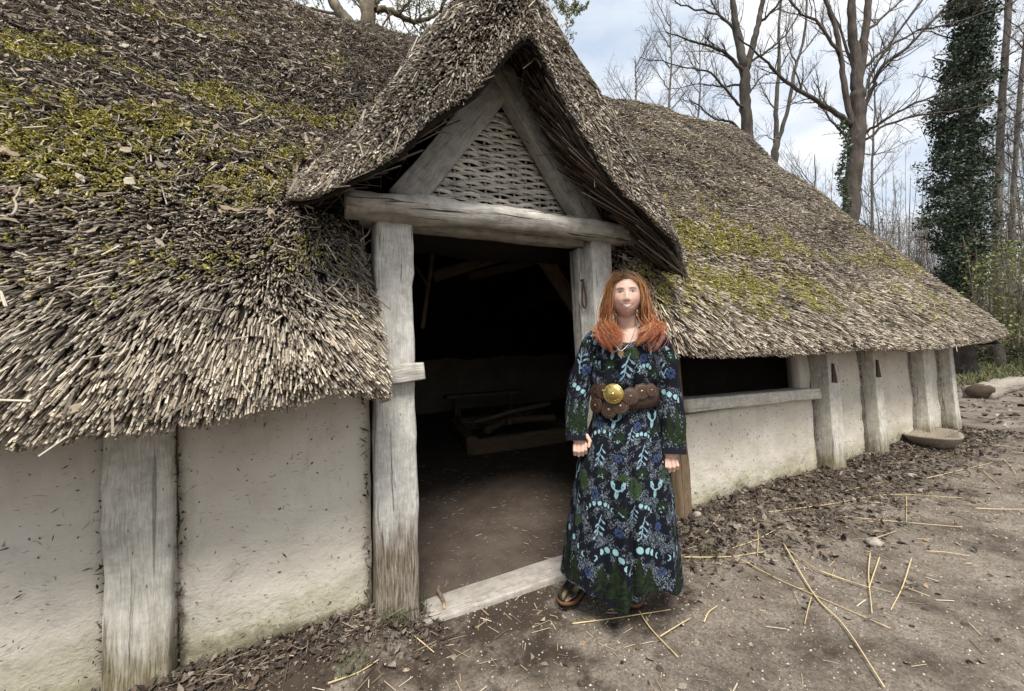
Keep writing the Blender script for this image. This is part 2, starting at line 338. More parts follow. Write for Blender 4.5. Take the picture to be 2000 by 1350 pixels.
dk = n.math('MULTIPLY', n.ramp(n.vor(p, 60), (0.2, 1.0), (0.34, 0.0)), n.ramp(n.sep(n.vor(p, 60, 'Color'))[1], (0.78, 0.0), (0.82, 0.7)))
col = n.mix(dk, col, (0.05, 0.038, 0.03))
gr = n.ramp(n.math('ADD', n.math('ADD', n.math('MULTIPLY', xyz[0], 0.05), n.math('MULTIPLY', xyz[1], 0.12)), n.math('MULTIPLY', mid, 0.5)), (1.45, 0.0), (1.75, 1.0))
col = n.mix(gr, col, n.mix(fin, (0.05, 0.055, 0.018), (0.09, 0.075, 0.04)))
h = n.math('ADD', n.math('MULTIPLY', fin, 0.5), n.math('ADD', mid, n.math('MULTIPLY', gk, 0.5)))
m_ground = n.fin(col, 0.95, n.bump(h, 0.7, 0.012), 0.15)
def axis(a, b, fine0, fine1, step, big):
    pts = list(np.arange(fine0, fine1+1e-6, step)); s = step; x = fine1
    while x < b: s = min(s*1.35, big); x += s; pts.append(min(x, b))
    s = step; x = fine0; left = []
    while x > a: s = min(s*1.35, big); x -= s; left.append(max(x, a))
    return np.array(left[::-1]+pts)
gx = axis(-250, 400, -2.5, 9, 0.06, 30); gy = axis(-150, 400, -2.6, 0.6, 0.06, 30)
GX, GY = np.meshgrid(gx, gy, indexing='ij'); b = MB(); sheet(b, np.stack([GX, GY, ground_z(GX, GY)], -1))
o = b.build('ground', m_ground); o['kind'] = 'structure'
# inside floor, a trodden sheet that climbs gently to the back
def floor_z(y): return 0.004+0.09*np.clip(y, 0, None)
gx = np.linspace(-4.2, 7.5, 60); gy = np.linspace(0.06, 5.1, 40); GX, GY = np.meshgrid(gx, gy, indexing='ij')
b = MB(); sheet(b, np.stack([GX, GY, floor_z(GY)+0.01*np.sin(GX*3)*np.sin(GY*4)], -1))
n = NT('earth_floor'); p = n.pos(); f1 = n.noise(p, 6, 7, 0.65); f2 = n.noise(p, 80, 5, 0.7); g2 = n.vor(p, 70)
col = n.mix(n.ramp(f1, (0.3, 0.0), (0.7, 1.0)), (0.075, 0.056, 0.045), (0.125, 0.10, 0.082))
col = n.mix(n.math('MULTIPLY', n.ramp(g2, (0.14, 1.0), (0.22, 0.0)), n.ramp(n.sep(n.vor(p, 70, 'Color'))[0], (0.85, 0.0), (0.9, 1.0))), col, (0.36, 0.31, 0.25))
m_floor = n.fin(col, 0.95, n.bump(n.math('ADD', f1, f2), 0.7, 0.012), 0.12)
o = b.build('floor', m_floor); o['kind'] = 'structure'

# ================================================================== the house
house = empty('thatched_house')
tag(house, 'low whitewashed timber and daub house under a mossy reed thatch with a gabled doorway', 'house')
def panel(x0, x1, z0, z1, y=0.03, th=0.12, name='daub_panel', mat=None, amp=0.015, skew0=0.0, skew1=0.0, parent=None):
    nx = max(4, int((x1-x0)/0.035)); nz_ = max(4, int((z1-z0)/0.035)); xs = np.linspace(0, 1, nx); zs = np.linspace(0, 1, nz_)
    A = np.zeros((nx, nz_, 3)); Bk = np.zeros((nx, nz_, 3))
    for i, a in enumerate(xs):
        for j, c in enumerate(zs):
            z = z0+(z1-z0)*c; xa, xb = x0+skew0*(z-z0), x1+skew1*(z-z0); x = xa+(xb-xa)*a
            e = min(x-xa, xb-x); rr = 0.018*math.exp(-max(0, e)/0.02)
            d = amp*(mnoise.noise(Vector((x*2.6, z*2.6, 3.1)))*1.3+mnoise.noise(Vector((x*7, z*8, 1.7)))*0.6+mnoise.noise(Vector((x*19, z*24, 5)))*0.22)
            wob = 0.006*mnoise.noise(Vector((x0*3+a*9, z*9, 2)))
            A[i, j] = (x+wob, y+rr-d, z); Bk[i, j] = (x, y+th, z)
    b = MB(); slab(b, A, Bk); return b.build(name, mat or m_plaster, parent or house)
# --- front wall, left of the door
panel(-2.1, -0.756, -0.1, 1.32); panel(-0.545, 0.196, -0.1, 1.34, skew1=0.02)
panel(-4.2, -2.3, -0.1, 1.32)
one_beam('post', m_postw, house, (-0.65, 0.045, -0.1), (-0.65, 0.045, 1.35), 0.20, 0.15, (0, 1, 0), jit=0.009, rnd=0.12, seed=2, nseg=30)
one_beam('post', m_postw, house, (-2.2, 0.045, -0.1), (-2.2, 0.045, 1.35), 0.19, 0.15, (0, 1, 0), jit=0.004, rnd=0.12, seed=3)
# --- door frame
dp = one_beam('door_post', m_post, house, (0.305, 0.02, -0.05), (0.36, 0.02, 2.04), 0.205, 0.17, (0, 1, 0), jit=0.010, rnd=0.10, seed=5, nseg=30, taper=0.92)
one_beam('door_post', m_post, house, (1.70, 0.02, -0.05), (1.712, 0.02, 2.06), 0.17, 0.15, (0, 1, 0), jit=0.005, rnd=0.10, seed=6, nseg=30)
one_beam('door_jamb', m_grey, house, (1.60, 0.075, -0.02), (1.598, 0.075, 2.02), 0.06, 0.10, (0, 1, 0), jit=0.003, rnd=0.15, seed=7, nseg=20)
one_beam('lintel', m_lintel, house, (0.125, -0.075, 2.075), (2.02, -0.06, 2.115), 0.165, 0.128, (0, 0, 1), nseg=50, jit=0.018, bow=(0, -0.015, 0.012), rnd=0.42, seed=8, taper=0.88)
one_beam('inner_lintel', m_grey, house, (0.2, 0.08, 2.09), (1.9, 0.08, 2.10), 0.12, 0.12, (0, 0, 1), seed=9)
one_beam('threshold', m_thresh, house, (0.40, 0.012, -0.028), (1.62, 0.012, -0.022), 0.20, 0.09, (0, 0, 1), jit=0.004, rnd=0.14, seed=10, nseg=20)
b = MB(); beam(b, (0.27, -0.085, 1.235), (0.47, -0.09, 1.25), 0.05, 0.085, jit=0.006, rnd=0.2, seed=11); blk = b.build('wooden_catch', m_lintel, house)
# --- right of the door: infill, window, panels, posts
panel(1.80, 2.30, -0.1, 1.35)
one_beam('post', m_raw, house, (2.365, 0.02, -0.05), (2.355, 0.03, 1.36), 0.12, 0.14, (0, 1, 0), seed=13, nseg=18, rnd=0.2)
panel(2.42, 4.285, -0.1, 0.80, skew1=0.03)
one_beam('window_sill', m_postw, house, (2.42, 0.05, 0.885), (4.27, 0.05, 0.835), 0.22, 0.10, (0, 0, 1), seed=14, nseg=24, rnd=0.12)
for k, (x0, x1, lean, mt) in enumerate(((4.32, 4.53, 0.06, m_postw), (5.29, 5.45, 0.02, m_postw), (6.55, 6.72, 0.05, m_postw), (7.42, 7.56, 0.0, m_postw))):
    xc = (x0+x1)/2
    o = one_beam('post', mt, house, (xc, -0.015, -0.08), (xc+lean, -0.005, 1.40), x1-x0, 0.16, (0, 1, 0), jit=0.0035, rnd=0.05, seed=15+k, nseg=22)
    if k < 2:      # solid dark wedge standing in for the shade of a triangular notch
        b = MB(); zc = 1.02; w = 0.045
        xx = xc+lean*0.75-0.02; pts = [(xx-w, zc-0.09), (xx+w, zc-0.10), (xx+0.012, zc+0.09), (xx-0.012, zc+0.09)]
        V = [(q[0], -0.101, q[1]) for q in pts]+[(q[0], -0.03, q[1]) for q in pts]
        b.add(V, [(0, 1, 2, 3), (7, 6, 5, 4), (0, 4, 5, 1), (1, 5, 6, 2), (2, 6, 7, 3), (3, 7, 4, 0)]); b.build('notch_shade', m_dark, o, smooth=False)
panel(4.54, 5.275, -0.1, 1.42, skew0=0.02); panel(5.465, 6.54, -0.1, 1.42, skew0=0.01, skew1=0.02); panel(6.735, 7.41, -0.1, 1.42, skew0=0.03)
panel(4.20, 4.40, 0.8, 1.40, y=0.07, th=0.12, name='window_reveal', mat=m_plaster)
one_beam('wall_plate', m_dark, house, (-4.2, 0.12, 1.33), (0.2, 0.12, 1.35), 0.12, 0.10, seed=20); one_beam('wall_plate', m_dark, house, (1.8, 0.12, 1.38), (7.5, 0.12, 1.42), 0.12, 0.10, seed=21)
# dark core behind the joints, end walls and back wall
def boxm(b, x0, x1, y0, y1, z0, z1):
    V = [(x, y, z) for x in (x0, x1) for y in (y0, y1) for z in (z0, z1)]
    b.add(V, [(0, 1, 3, 2), (4, 6, 7, 5), (0, 4, 5, 1), (2, 3, 7, 6), (0, 2, 6, 4), (1, 5, 7, 3)])
b = MB()
for x0, x1, z1 in ((-4.2, 0.24, 1.36), (1.80, 2.42, 1.36), (2.42, 4.2, 0.80), (4.3, 7.5, 1.42)): boxm(b, x0, x1, 0.16, 0.22, -0.1, z1)
b.build('wall_core', m_mud, house, False)
for x0, x1 in ((-4.3, -4.2), (7.46, 7.53)):
    b = MB(); boxm(b, x0, x1, 0.22, 5.2, -0.1, 1.6); b.build('end_wall', m_plaster, house, False)
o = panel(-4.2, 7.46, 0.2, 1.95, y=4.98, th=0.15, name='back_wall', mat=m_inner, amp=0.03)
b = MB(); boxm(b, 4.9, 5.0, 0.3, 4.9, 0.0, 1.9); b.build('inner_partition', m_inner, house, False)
# --- smoky timbers inside
for k, (p0, p1, w, hh) in enumerate(((on_y(845, 540, 2.2), on_y(1055, 478, 1.9), 0.13, 0.13), (on_y(915, 540, 2.9), on_y(1080, 500, 2.8), 0.13, 0.13),
        (on_y(1040, 470, 1.2), on_y(1150, 640, 1.25), 0.10, 0.15), (on_y(852, 440, 1.6), on_y(826, 642, 1.6), 0.035, 0.035), (on_y(812, 520, 2.4), on_y(836, 560, 2.4), 0.03, 0.03))):
    one_beam('brace' if k < 3 else 'pole', m_raw if k < 3 else m_raw, house, p0, p1, w, hh, (0, -0.3, 1), seed=30+k)
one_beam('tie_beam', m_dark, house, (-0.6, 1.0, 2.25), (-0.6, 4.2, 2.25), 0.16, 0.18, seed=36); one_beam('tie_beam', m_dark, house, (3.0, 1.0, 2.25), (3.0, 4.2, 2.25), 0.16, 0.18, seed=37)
one_beam('back_rail', m_raw, house, on_y(812, 655, 4.9), on_y(1140, 640, 4.9), 0.07, 0.07, seed=38)
# --- gable: two rafters crossing, wicker between them
RY = -0.02
def rafter(name, a0, a1, c0, c1, dy, seed):
    """board between two lower corners (a0, a1) and two upper corners (c0, c1) in the gable plane"""
    p0 = (np.array(a0)+np.array(a1))/2; p1 = (np.array(c0)+np.array(c1))/2; w = 0.165
    return one_beam(name, m_grey, house, (p0[0], RY+dy, p0[1]), (p1[0], RY+dy, p1[1]), w, 0.10, (0, 1, 0), jit=0.004, rnd=0.08, seed=seed, nseg=20)
rafter('rafter', (0.30, 2.14), (0.51, 2.14), (0.915, 3.0), (1.09, 2.89), 0.022, 40)
rafter('rafter', (1.54, 2.14), (1.80, 2.14), (0.93, 3.00), (1.09, 3.12), 0.0, 41)
wick = MB(); wick_root = bpy.data.objects.new('wicker_panel', None); COLL.objects.link(wick_root); wick_root.parent = house; wick_root.location = (0, 0, 0)
AP = np.array([1.05, 2.92]); BL = np.array([0.47, 2.13]); BR = np.array([1.60, 2.14]); WY = 0.085
def gab_x(z): t = (z-2.13)/(AP[1]-2.13); return BL[0]+(AP[0]-BL[0])*t, BR[0]+(AP[0]-BR[0])*t
stakes = np.linspace(0.55, 1.53, 11)
grey_w = lambda lo=0.52, hi=0.85: np.array([1.0, 0.95, 0.86])*random.uniform(lo, hi)
for sx in stakes:
    zt = 2.92-abs(sx-1.05)*(0.79/0.56); b = MB()
    tube(b, catmull([(sx, WY, 2.12), (sx+random.uniform(-.01, .01), WY, (2.12+zt)/2), (sx+random.uniform(-.012, .012), WY, zt)], 8), 0.0085, 6, grey_w(0.38, 0.5)); b.build('stake', m_withy, wick_root)
z = 2.135; row = 0
while z < 2.88:
    x0, x1 = gab_x(z); xs = [x0-0.02]+[s for s in stakes if x0 < s < x1]+[x1+0.02]
    for rep in range(2):
        b = MB(); pts = []; ph = (row+rep*0) % 2; zz = z+rep*0.009+random.uniform(-0.003, 0.003)
        for i, sx in enumerate(xs):
            sgn = 1 if (int(np.argmin(abs(stakes-sx)))+ph) % 2 else -1
            if i in (0, len(xs)-1): sgn *= 0.3
            pts.append((sx, WY+sgn*0.0155-rep*0.003, zz+random.uniform(-0.004, 0.004)+0.006*math.sin(sx*9+row)))
        if len(pts) > 2:
            k = len(pts)*5; r0 = random.uniform(0.0068, 0.0094)
            tube(b, catmull(pts, k), np.linspace(r0, r0*0.75, k)[::random.choice((1, -1))], 5, grey_w()); b.build('withy', m_withy, wick_root)
    z += random.uniform(0.0195, 0.024); row += 1
for k in range(16):   # broken loose ends
    sx = random.uniform(0.6, 1.45); sz = random.uniform(2.16, 2.5); x0, x1 = gab_x(sz)
    if not (x0+0.05 < sx < x1-0.05): continue
    b = MB(); a = random.uniform(-0.7, 0.7); l = random.uniform(0.03, 0.09)
    tube(b, [(sx, WY-0.02, sz), (sx+l*math.cos(a)/2, WY-0.035, sz+l*math.sin(a)/2), (sx+l*math.cos(a), WY-0.04, sz+l*math.sin(a))], 0.004, 5, grey_w(0.4, 0.6)); b.build('withy', m_withy, wick_root)
# --- iron hasp hanging on the right jamb
b = MB(); c = np.array([1.585, 0.02, 1.80])
tube(b, catmull([c+(0, 0.04, 0.0), c+(0, -0.01, 0), c+(-0.004, -0.02, -0.012)], 8), 0.006, 6); tube(b, catmull([c+(0, -0.015, 0.005), c+(-0.012, -0.02, -0.06), c+(-0.02, -0.02, -0.15), c+(-0.006, -0.02, -0.19), c+(0.012, -0.02, -0.16), c+(0.004, -0.02, -0.06), c+(0.0, -0.015, 0.0)], 30), 0.0055, 6)
b.build('iron_hasp', m_iron, house)

# --- bits of dirt, cobweb and splashed mud stuck to the limewash, thickest along the timbers
b = MB()
def wall_bits(n, x0, x1, z0, z1, edge, s0, s1):
    u = RNG.random(n); x = x0+(x1-x0)*u
    if edge: x = np.where(RNG.random(n) < 0.5, x0+np.abs(RNG.normal(0, 0.012, n)), x1-np.abs(RNG.normal(0, 0.012, n)))
    z = RNG.uniform(z0, z1, n); P = np.stack([x, np.full(n, 0.004), z], -1); P[:, 1] += RNG.uniform(0.006, 0.02, n)
    s_ = RNG.uniform(s0, s1, n); a = RNG.uniform(0, 6.28, n); d = np.stack([np.cos(a), 0*a, np.sin(a)], -1); e = np.stack([-np.sin(a), 0*a, np.cos(a)], -1)*RNG.uniform(0.25, 0.9, (n, 1)); st = RNG.choice([1, 1, 1, 2.6], n)[:, None]
    V = np.stack([P-d*s_[:, None]*st, P-e*s_[:, None]*0.6, P+d*s_[:, None]*st, P+e*s_[:, None]*0.6, P+np.array([0, -0.006, 0])], 1).reshape(-1, 3); o_ = (np.arange(n)*5)[:, None]
    T = np.concatenate([o_+np.array([[i_, (i_+1) % 4, 4]]) for i_ in range(4)]); c = np.array([(0.045, 0.033, 0.025), (0.08, 0.06, 0.045), (0.13, 0.10, 0.075)])[RNG.choice(3, n)]; b.add(V, None, T, np.repeat(c, 5, axis=0))
for x0, x1, z1 in ((-2.1, -0.756, 1.15), (-0.545, 0.196, 1.25), (2.42, 4.285, 0.78), (4.54, 5.275, 1.2), (5.465, 6.54, 1.2), (6.735, 7.41, 1.2)):
    w = x1-x0; wall_bits(int(150*z1), x0, x1, 0.05, z1, True, 0.003, 0.012); wall_bits(int(85*w*z1), x0, x1, 0.05, z1, False, 0.0025, 0.007); wall_bits(int(60*w), x0, x1, 0.02, 0.22, False, 0.002, 0.008)
b.build('wall_dirt', m_withy, house, False, 'stuff')
# ================================================================== thatch
PROF = np.array([(-.30, .10), (-.40, .035), (-.455, .045), (-.46, .09), (-.42, .17), (-.31, .34), (0.2, 1.07), (1.3, 2.67), (2.25, 4.02), (2.42, 4.19), (2.55, 4.22)])
PS = np.concatenate([[0], np.cumsum(np.linalg.norm(np.diff(PROF, axis=0), axis=1))]); PL = PS[-1]
def eave_z(X): return np.interp(X, [-4.5, -0.9, -0.45, -0.1, 0.2, 0.26, 1.8, 2.1, 6.2, 7.4, 8.4], [1.05, 1.05, 1.06, 1.09, 1.145, 1.19, 1.26, 1.19, 1.15, 1.19, 1.30])
def ridge_z(X): return np.interp(X, [-4.5, 0, 4, 7.7], [5.18, 5.20, 5.36, 5.58])
def lowfreq(X, s): return 0.028*np.sin(X*3.1+1.3*np.sin(s*2.1))+0.022*np.sin(s*4.3+X*1.7+0.5)+0.012*np.sin(X*9.1+s*6.7)
NSLOPE = np.array([0, -0.815, 0.58])
def main_pt(side, a, s):
    """front slope: a 0..1 along the house, s = metres up from the eave lip"""
    a = np.asarray(a, float); s = np.asarray(s, float); v = s/PL
    y = np.interp(s, PS, PROF[:, 0]); dz = np.interp(s, PS, PROF[:, 1])
    if side == 'L': x0, x1, r0, r1 = -4.5, 0.262, 0, 0.26
    elif side == 'C': x0, x1, r0, r1 = 0.262, 1.80, 0, 0.01
    else:
        x0 = 1.80; x1 = 8.45-0.95*v; r0, r1 = 0.26, 0.5
    X = x0+(x1-x0)*a; inw = np.zeros_like(X); Xo = X.copy()
    if r0:
        d = np.clip(1-(X-x0)/r0, 0, 1)*1.45; Xo = np.where(X-x0 < r0, x0+r0-r0*np.sin(d), Xo); inw = inw+r0*(1-np.cos(d))
    d = np.clip(1-(x1-X)/r1, 0, 1)*1.45; Xo = np.where(x1-X < r1, x1-r1+r1*np.sin(d), Xo); inw = inw+r1*(1-np.cos(d))
    if side == 'R': up_ = smooth(0.95, 1.7, s)*(a < 0.5)
    else: up_ = smooth(0.95, 1.7, s)
    Xo = Xo+(X-Xo)*up_; inw = inw*(1-up_)
    ez = eave_z(X); z = ez+dz*(ridge_z(X)-ez)/4.15
    fade = smooth(0.0, 0.5, s); off = lowfreq(X, s)*(0.35+0.65*fade)-inw*0.9
    return np.stack([Xo, y+NSLOPE[1]*off, z+NSLOPE[2]*off], -1)
XC, YF = 1.03, -0.42
VERGE = np.array([on_y(u, v, YF) for u, v in ((555, 392), (580, 380), (629, 364), (684, 346), (721, 334), (758, 316), (785, 293), (813, 268), (856, 240), (914, 189), (956, 151), (972, 124), (992, 96), (1024, 58),
    (1052, 92), (1092, 185), (1140, 262), (1184, 335), (1250, 412), (1320, 485), (1345, 525), (1356, 550))])     # lower front edge of the gablet coat
def verge_z(x):
    t = 0
    for d in (-0.06, -0.03, 0, 0.03, 0.06): t = t+np.interp(np.asarray(x)+d, VERGE[:, 0], VERGE[:, 2])/5
    return t
def _t0(x): a = np.abs(x-XC)/1.12; return np.where(x < XC, 0.78, 0.76)*(1-np.where(x < XC, 0.74, 0.72)*smooth(0.30, 1.0, a))-0.06*np.exp(-(a/0.15)**2)
def dorm_z(x):
    t = 0; x = np.asarray(x, float)
    for d in np.linspace(-0.16, 0.16, 9): t = t+(verge_z(x+d)+_t0(x+d))/9
    return t
def verge_t(x): return dorm_z(x)-verge_z(x)
def main_z(x, y):
    s = np.interp(y, PROF[3:, 0], PS[3:]); dz = np.interp(s, PS, PROF[:, 1]); ez = eave_z(x); return ez+dz*(ridge_z(x)-ez)/4.15
def dorm_pt(q, w):
    """gablet thatch: q -1..1 across (left eave to right eave), w 0..1 front roll, 1..2 back to the main slope"""
    q = np.asarray(q, float); w = np.asarray(w, float)
    A = np.where(q < 0, 1.13, 1.10); x = XC+q*A; zd = dorm_z(x); aq = np.abs(q)
    rz = verge_t(x); ry = 0.62-0.40*smooth(-0.1, 0.25, q)
    ph = np.clip(w, 0, 1)*np.pi/2
    yf = YF+0.02*np.sin(q*7)+0.05*smooth(0.85, 1.0, aq)
    y = yf+ry*(1-np.cos(ph)); z = zd-rz*(1-np.sin(ph))
    yb = 1.45-1.15*aq; y = np.where(w > 1, yf+ry+(np.maximum(yb-(yf+ry), 0.05))*(w-1), y)
    zm = main_z(x, y); k = 0.12; z2 = np.where(y > -0.1, k*np.logaddexp(z/k, (zm+0.0)/k)-0.0, z)
    z = np.where(w > 0.4, z2, z)
    z = z+0.02*np.sin(q*9+w*3)+0.012*np.sin(q*23+w*7)
    return np.stack([x, y, z], -1)
roof = bpy.data.objects.new('thatch_roof', None); COLL.objects.link(roof); roof.parent = house
# cores
for side in 'LR':
    na, nsx = (70, 60); A, S = np.meshgrid(np.linspace(0, 1, na), np.linspace(0.27, PL, nsx), indexing='ij')
    P = main_pt(side, A, S); Bm = P.copy(); th = 0.24*smooth(0.27, 0.8, S)+0.05; Bm[..., 1] += 0.10*(1-smooth(0.27, 0.6, S)); Bm[..., 2] += 0.03*(1-smooth(0.27, 0.6, S))
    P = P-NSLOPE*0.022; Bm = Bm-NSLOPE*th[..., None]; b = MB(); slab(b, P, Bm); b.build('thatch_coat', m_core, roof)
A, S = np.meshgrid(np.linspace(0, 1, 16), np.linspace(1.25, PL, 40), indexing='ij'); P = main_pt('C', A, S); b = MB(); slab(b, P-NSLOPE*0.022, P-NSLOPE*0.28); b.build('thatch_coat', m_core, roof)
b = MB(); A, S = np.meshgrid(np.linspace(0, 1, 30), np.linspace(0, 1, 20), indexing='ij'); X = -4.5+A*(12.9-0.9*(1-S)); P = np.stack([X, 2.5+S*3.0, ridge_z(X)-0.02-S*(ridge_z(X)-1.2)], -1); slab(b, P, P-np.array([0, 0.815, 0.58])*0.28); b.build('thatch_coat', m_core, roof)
for xa, xb, sg in ((8.3, 7.35, 1), (-4.5, -4.5, -1)):      # closing hip at the far end, gable at the near end out of sight
    b = MB(); A, S = np.meshgrid(np.linspace(-1, 1, 16), np.linspace(0, 1, 16), indexing='ij'); P = np.stack([xa+(xb-xa)*S, 2.5+A*2.85*(1-S), 1.2+S*4.2], -1); slab(b, P, P-np.array([0.25*sg, 0, 0])); b.build('thatch_coat', m_core, roof)
Qg, Wg = np.meshgrid(np.linspace(-1, 1, 90), np.linspace(0, 2, 50), indexing='ij'); P = dorm_pt(Qg, Wg)
nq = np.stack([np.sign(Qg)*0.8*smooth(0, 0.15, np.abs(Qg)), -0.5*(1-np.clip(Wg, 0, 1)), np.full_like(Qg, 0.6)], -1)
x = P[..., 0]; rz = verge_t(x)
def soff_z(x, y): return verge_z(x)+0.005+0.31*np.clip((y-YF-0.02)/0.42, 0, 1)*(1-0.4*smooth(0.8, 1.0, np.abs(x-XC)/1.1))
Bm = P.copy(); Bm[..., 2] = np.minimum(P[..., 2]-0.012, soff_z(x, P[..., 1])); Bm[..., 1] = P[..., 1]+0.02
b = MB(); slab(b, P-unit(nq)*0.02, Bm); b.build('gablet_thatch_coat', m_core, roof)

def in_view(P, m=420):
    q = P-CAM; z = q@FW; u = 1000+F_PX*(q@RT)/np.maximum(z, 0.05); v = 675-F_PX*(q@UP)/np.maximum(z, 0.05)
    return (z > 0.1) & (u > -m) & (u < 2000+m) & (v > -m) & (v < 1350+m)
def fld(P, f, seed):
    """cheap smooth field 0..1"""
    x, y, z = P[:, 0], P[:, 1], P[:, 2]; r = np.random.default_rng(seed); t = 0
    for k in range(6):
        d = r.normal(size=3)*f*(1+0.5*k); t = t+np.sin(x*d[0]+y*d[1]+z*d[2]+r.uniform(0, 6.28))/(1+0.35*k)
    return 0.5+0.5*np.tanh(t*0.55)
def moss_amount(P, side):
    x, z = P[:, 0], P[:, 2]
    if side == 'L': band = smooth(1.75, 2.25, z)*(1-0.7*smooth(2.6, 3.6, z))*(1-0.72*smooth(-0.75, -0.25, x))+0.12*smooth(1.4, 1.7, z)
    elif side == 'R': band = smooth(1.40, 1.7, z)*(1-smooth(2.3, 3.2, z))*(1-0.62*smooth(2.8, 5.5, x))+0.12*smooth(2.0, 2.5, z)
    else: band = np.full(len(x), 0.10)
    f = fld(P, 4.0, 11)*0.45+fld(P, 10.0, 12)*0.35+fld(P, 24.0, 13)*0.2
    return np.clip(smooth(0.42, 0.86, f+0.20*(band-0.6))*np.clip(band*1.6, 0, 1), 0, 1)
REED = np.array([(0.64, 0.56, 0.44), (0.47, 0.40, 0.305), (0.31, 0.26, 0.20), (0.56, 0.50, 0.42), (0.22, 0.18, 0.135), (0.16, 0.13, 0.10)])
GREY = np.array([(0.27, 0.235, 0.19), (0.21, 0.18, 0.15), (0.16, 0.135, 0.11), (0.33, 0.295, 0.245), (0.12, 0.10, 0.08), (0.24, 0.195, 0.15)])
def pick(pal, n, p=None): return pal[RNG.choice(len(pal), n, p=p)]*RNG.uniform(0.78, 1.18, (n, 1))
def plant(side, dens, rad, smin=0.0, smax=None, lo=(0.10, 0.17), ns=3, bright=1.0, amin=0.0, amax=1.0):
    smax = smax or PL; xl = {'L': 4.76, 'R': 6.4, 'C': 1.54}[side]*(amax-amin); n = int(dens*xl*(smax-smin))
    a = RNG.uniform(amin, amax, n); s = RNG.uniform(smin, smax, n)
    P = main_pt(side, a, s); e = 0.004
    ta = main_pt(side, np.clip(a+e, 0, 1), s)-main_pt(side, np.clip(a-e, 0, 1), s); sc_ = np.maximum(s, 0.36); ts = main_pt(side, a, np.clip(sc_+0.02, 0, PL))-main_pt(side, a, np.clip(sc_-0.02, 0, PL))
    ta, ts = unit(ta), unit(ts); N = unit(np.cross(ta, ts)); N = np.where(((N@NSLOPE) < -0.3)[:, None], -N, N)
    ok = in_view(P); zd = dorm_z(P[:, 0])
    hid = (P[:, 1] > 0.12) & (np.abs(P[:, 0]-XC) < 1.1) & (zd > P[:, 2]+0.06); ok &= ~hid
    P, N, ta, ts, s, a = P[ok], N[ok], ta[ok], ts[ok], s[ok], a[ok]; n = len(P)
    wth = smooth(1.05, 2.1, s+0.5*(fld(P, 2.0, 3)-0.5)) if side in 'LC' else 0.72*smooth(0.6, 1.7, s+0.4*(fld(P, 2.0, 4)-0.5))
    sp = 0.07+0.55*wth; lift = np.radians(RNG.normal(25, 5, n)+9*smooth(0.5, 1.2, s)+wth*RNG.normal(0, 14, n))
    lat = RNG.normal(0, 1, n)*sp
    # near the doorway the coat fans towards the opening
    if side == 'L': lat = lat+0.32*smooth(-0.35, 0.25, P[:, 0])*(1-smooth(0.6, 1.4, s))
    elif side == 'R': lat = lat-0.35*(1-smooth(1.8, 2.3, P[:, 0]))*(1-smooth(0.6, 1.3, s))+0.18*smooth(3, 6, P[:, 0])
    D = unit(-ts*np.cos(lat)[:, None]+ta*np.sin(lat)[:, None]); D = D*np.cos(lift)[:, None]+N*np.sin(lift)[:, None]
    ln = RNG.uniform(*lo, n)*(1-0.6*wth); h = RNG.uniform(-0.016, 0.028, n)+0.026*(fld(P, 16.0, 8)-0.5)
    c = np.where((RNG.random(n) < wth*0.78)[:, None], pick(GREY, n), pick(REED, n, [.20, .21, .18, .11, .16, .14]))*bright
    patch = 0.62+0.42*fld(P, 4.5, 21); c = c*patch[:, None]
    ms = moss_amount(P, side); g = RNG.random(n) < ms*0.75
    c = np.where(g[:, None], np.array([0.33, 0.295, 0.11])*RNG.uniform(0.5, 1.25, (n, 1)), c)
    drop = RNG.random(n) > (1-0.25*fld(P, 11.0, 31))
    k = ~drop
    R = RNG.uniform(0.75, 1.25, n)*rad
    reeds(mb_r, (P+N*h[:, None])[k], D[k], ln[k], R[k], np.clip(c, 0, 0.8)[k], ns)
    return P, N, ta, ts, ms
def flakes(mb, P, N, sx, sy, col, curl=0.3, lift=0.006):
    """small dry leaves and chips lying on a surface"""
    n = len(P); A = unit(np.cross(N, RNG.normal(size=(n, 3)))); B = np.cross(N, A); t = RNG.normal(0, 0.35, (n, 1)); N2 = unit(N+A*t+B*RNG.normal(0, 0.35, (n, 1))); A = unit(np.cross(N2, B)); B = np.cross(N2, A)
    P = P+N*lift; sx = np.broadcast_to(sx, (n,))[:, None]; sy = np.broadcast_to(sy, (n,))[:, None]; cu = RNG.normal(0, curl, (n, 1))*sx
    V = np.stack([P-A*sx+N2*cu, P-A*sx*0.25-B*sy, P+A*sx*0.35-B*sy*0.9+N2*cu*0.3, P+A*sx*1.05+N2*cu*1.1, P+A*sx*0.35+B*sy*0.95+N2*cu*0.35, P-A*sx*0.25+B*sy], 1).reshape(-1, 3)
    o = (np.arange(n)*6)[:, None]; Q = np.concatenate([o+np.array([[0, 1, 2, 5]]), o+np.array([[5, 2, 3, 4]])])
    mb.add(V, Q, None, np.repeat(np.broadcast_to(col, (n, 3)), 6, axis=0))
mb_r = MB()
PLf, NLf, TAl, TSl, msL = plant('L', 7800, 0.0030, 0.16, 1.6, (0.06, 0.10), ns=4, amin=0.45)
P2, N2, TA2, TS2, ms2 = plant('L', 7600, 0.0031, 1.6, None, amin=0.40)
plant('C', 6500, 0.0034, 1.6, None)
plant('L', 6000, 0.0030, 0.16, 0.38, (0.09, 0.16), amin=0.45)
mb_r.build('reeds', m_reed, roof, False, 'stuff'); mb_r = MB()
PRf, NRf, TAr, TSr, msR = plant('R', 5600, 0.0037, 0.16, 2.2, (0.07, 0.13))
P3, N3, TA3, TS3, ms3 = plant('R', 4600, 0.0040, 2.2, None)
plant('R', 4200, 0.0037, 0.16, 0.36, (0.10, 0.19))
mb_r.build('reeds', m_reed, roof, False, 'stuff')
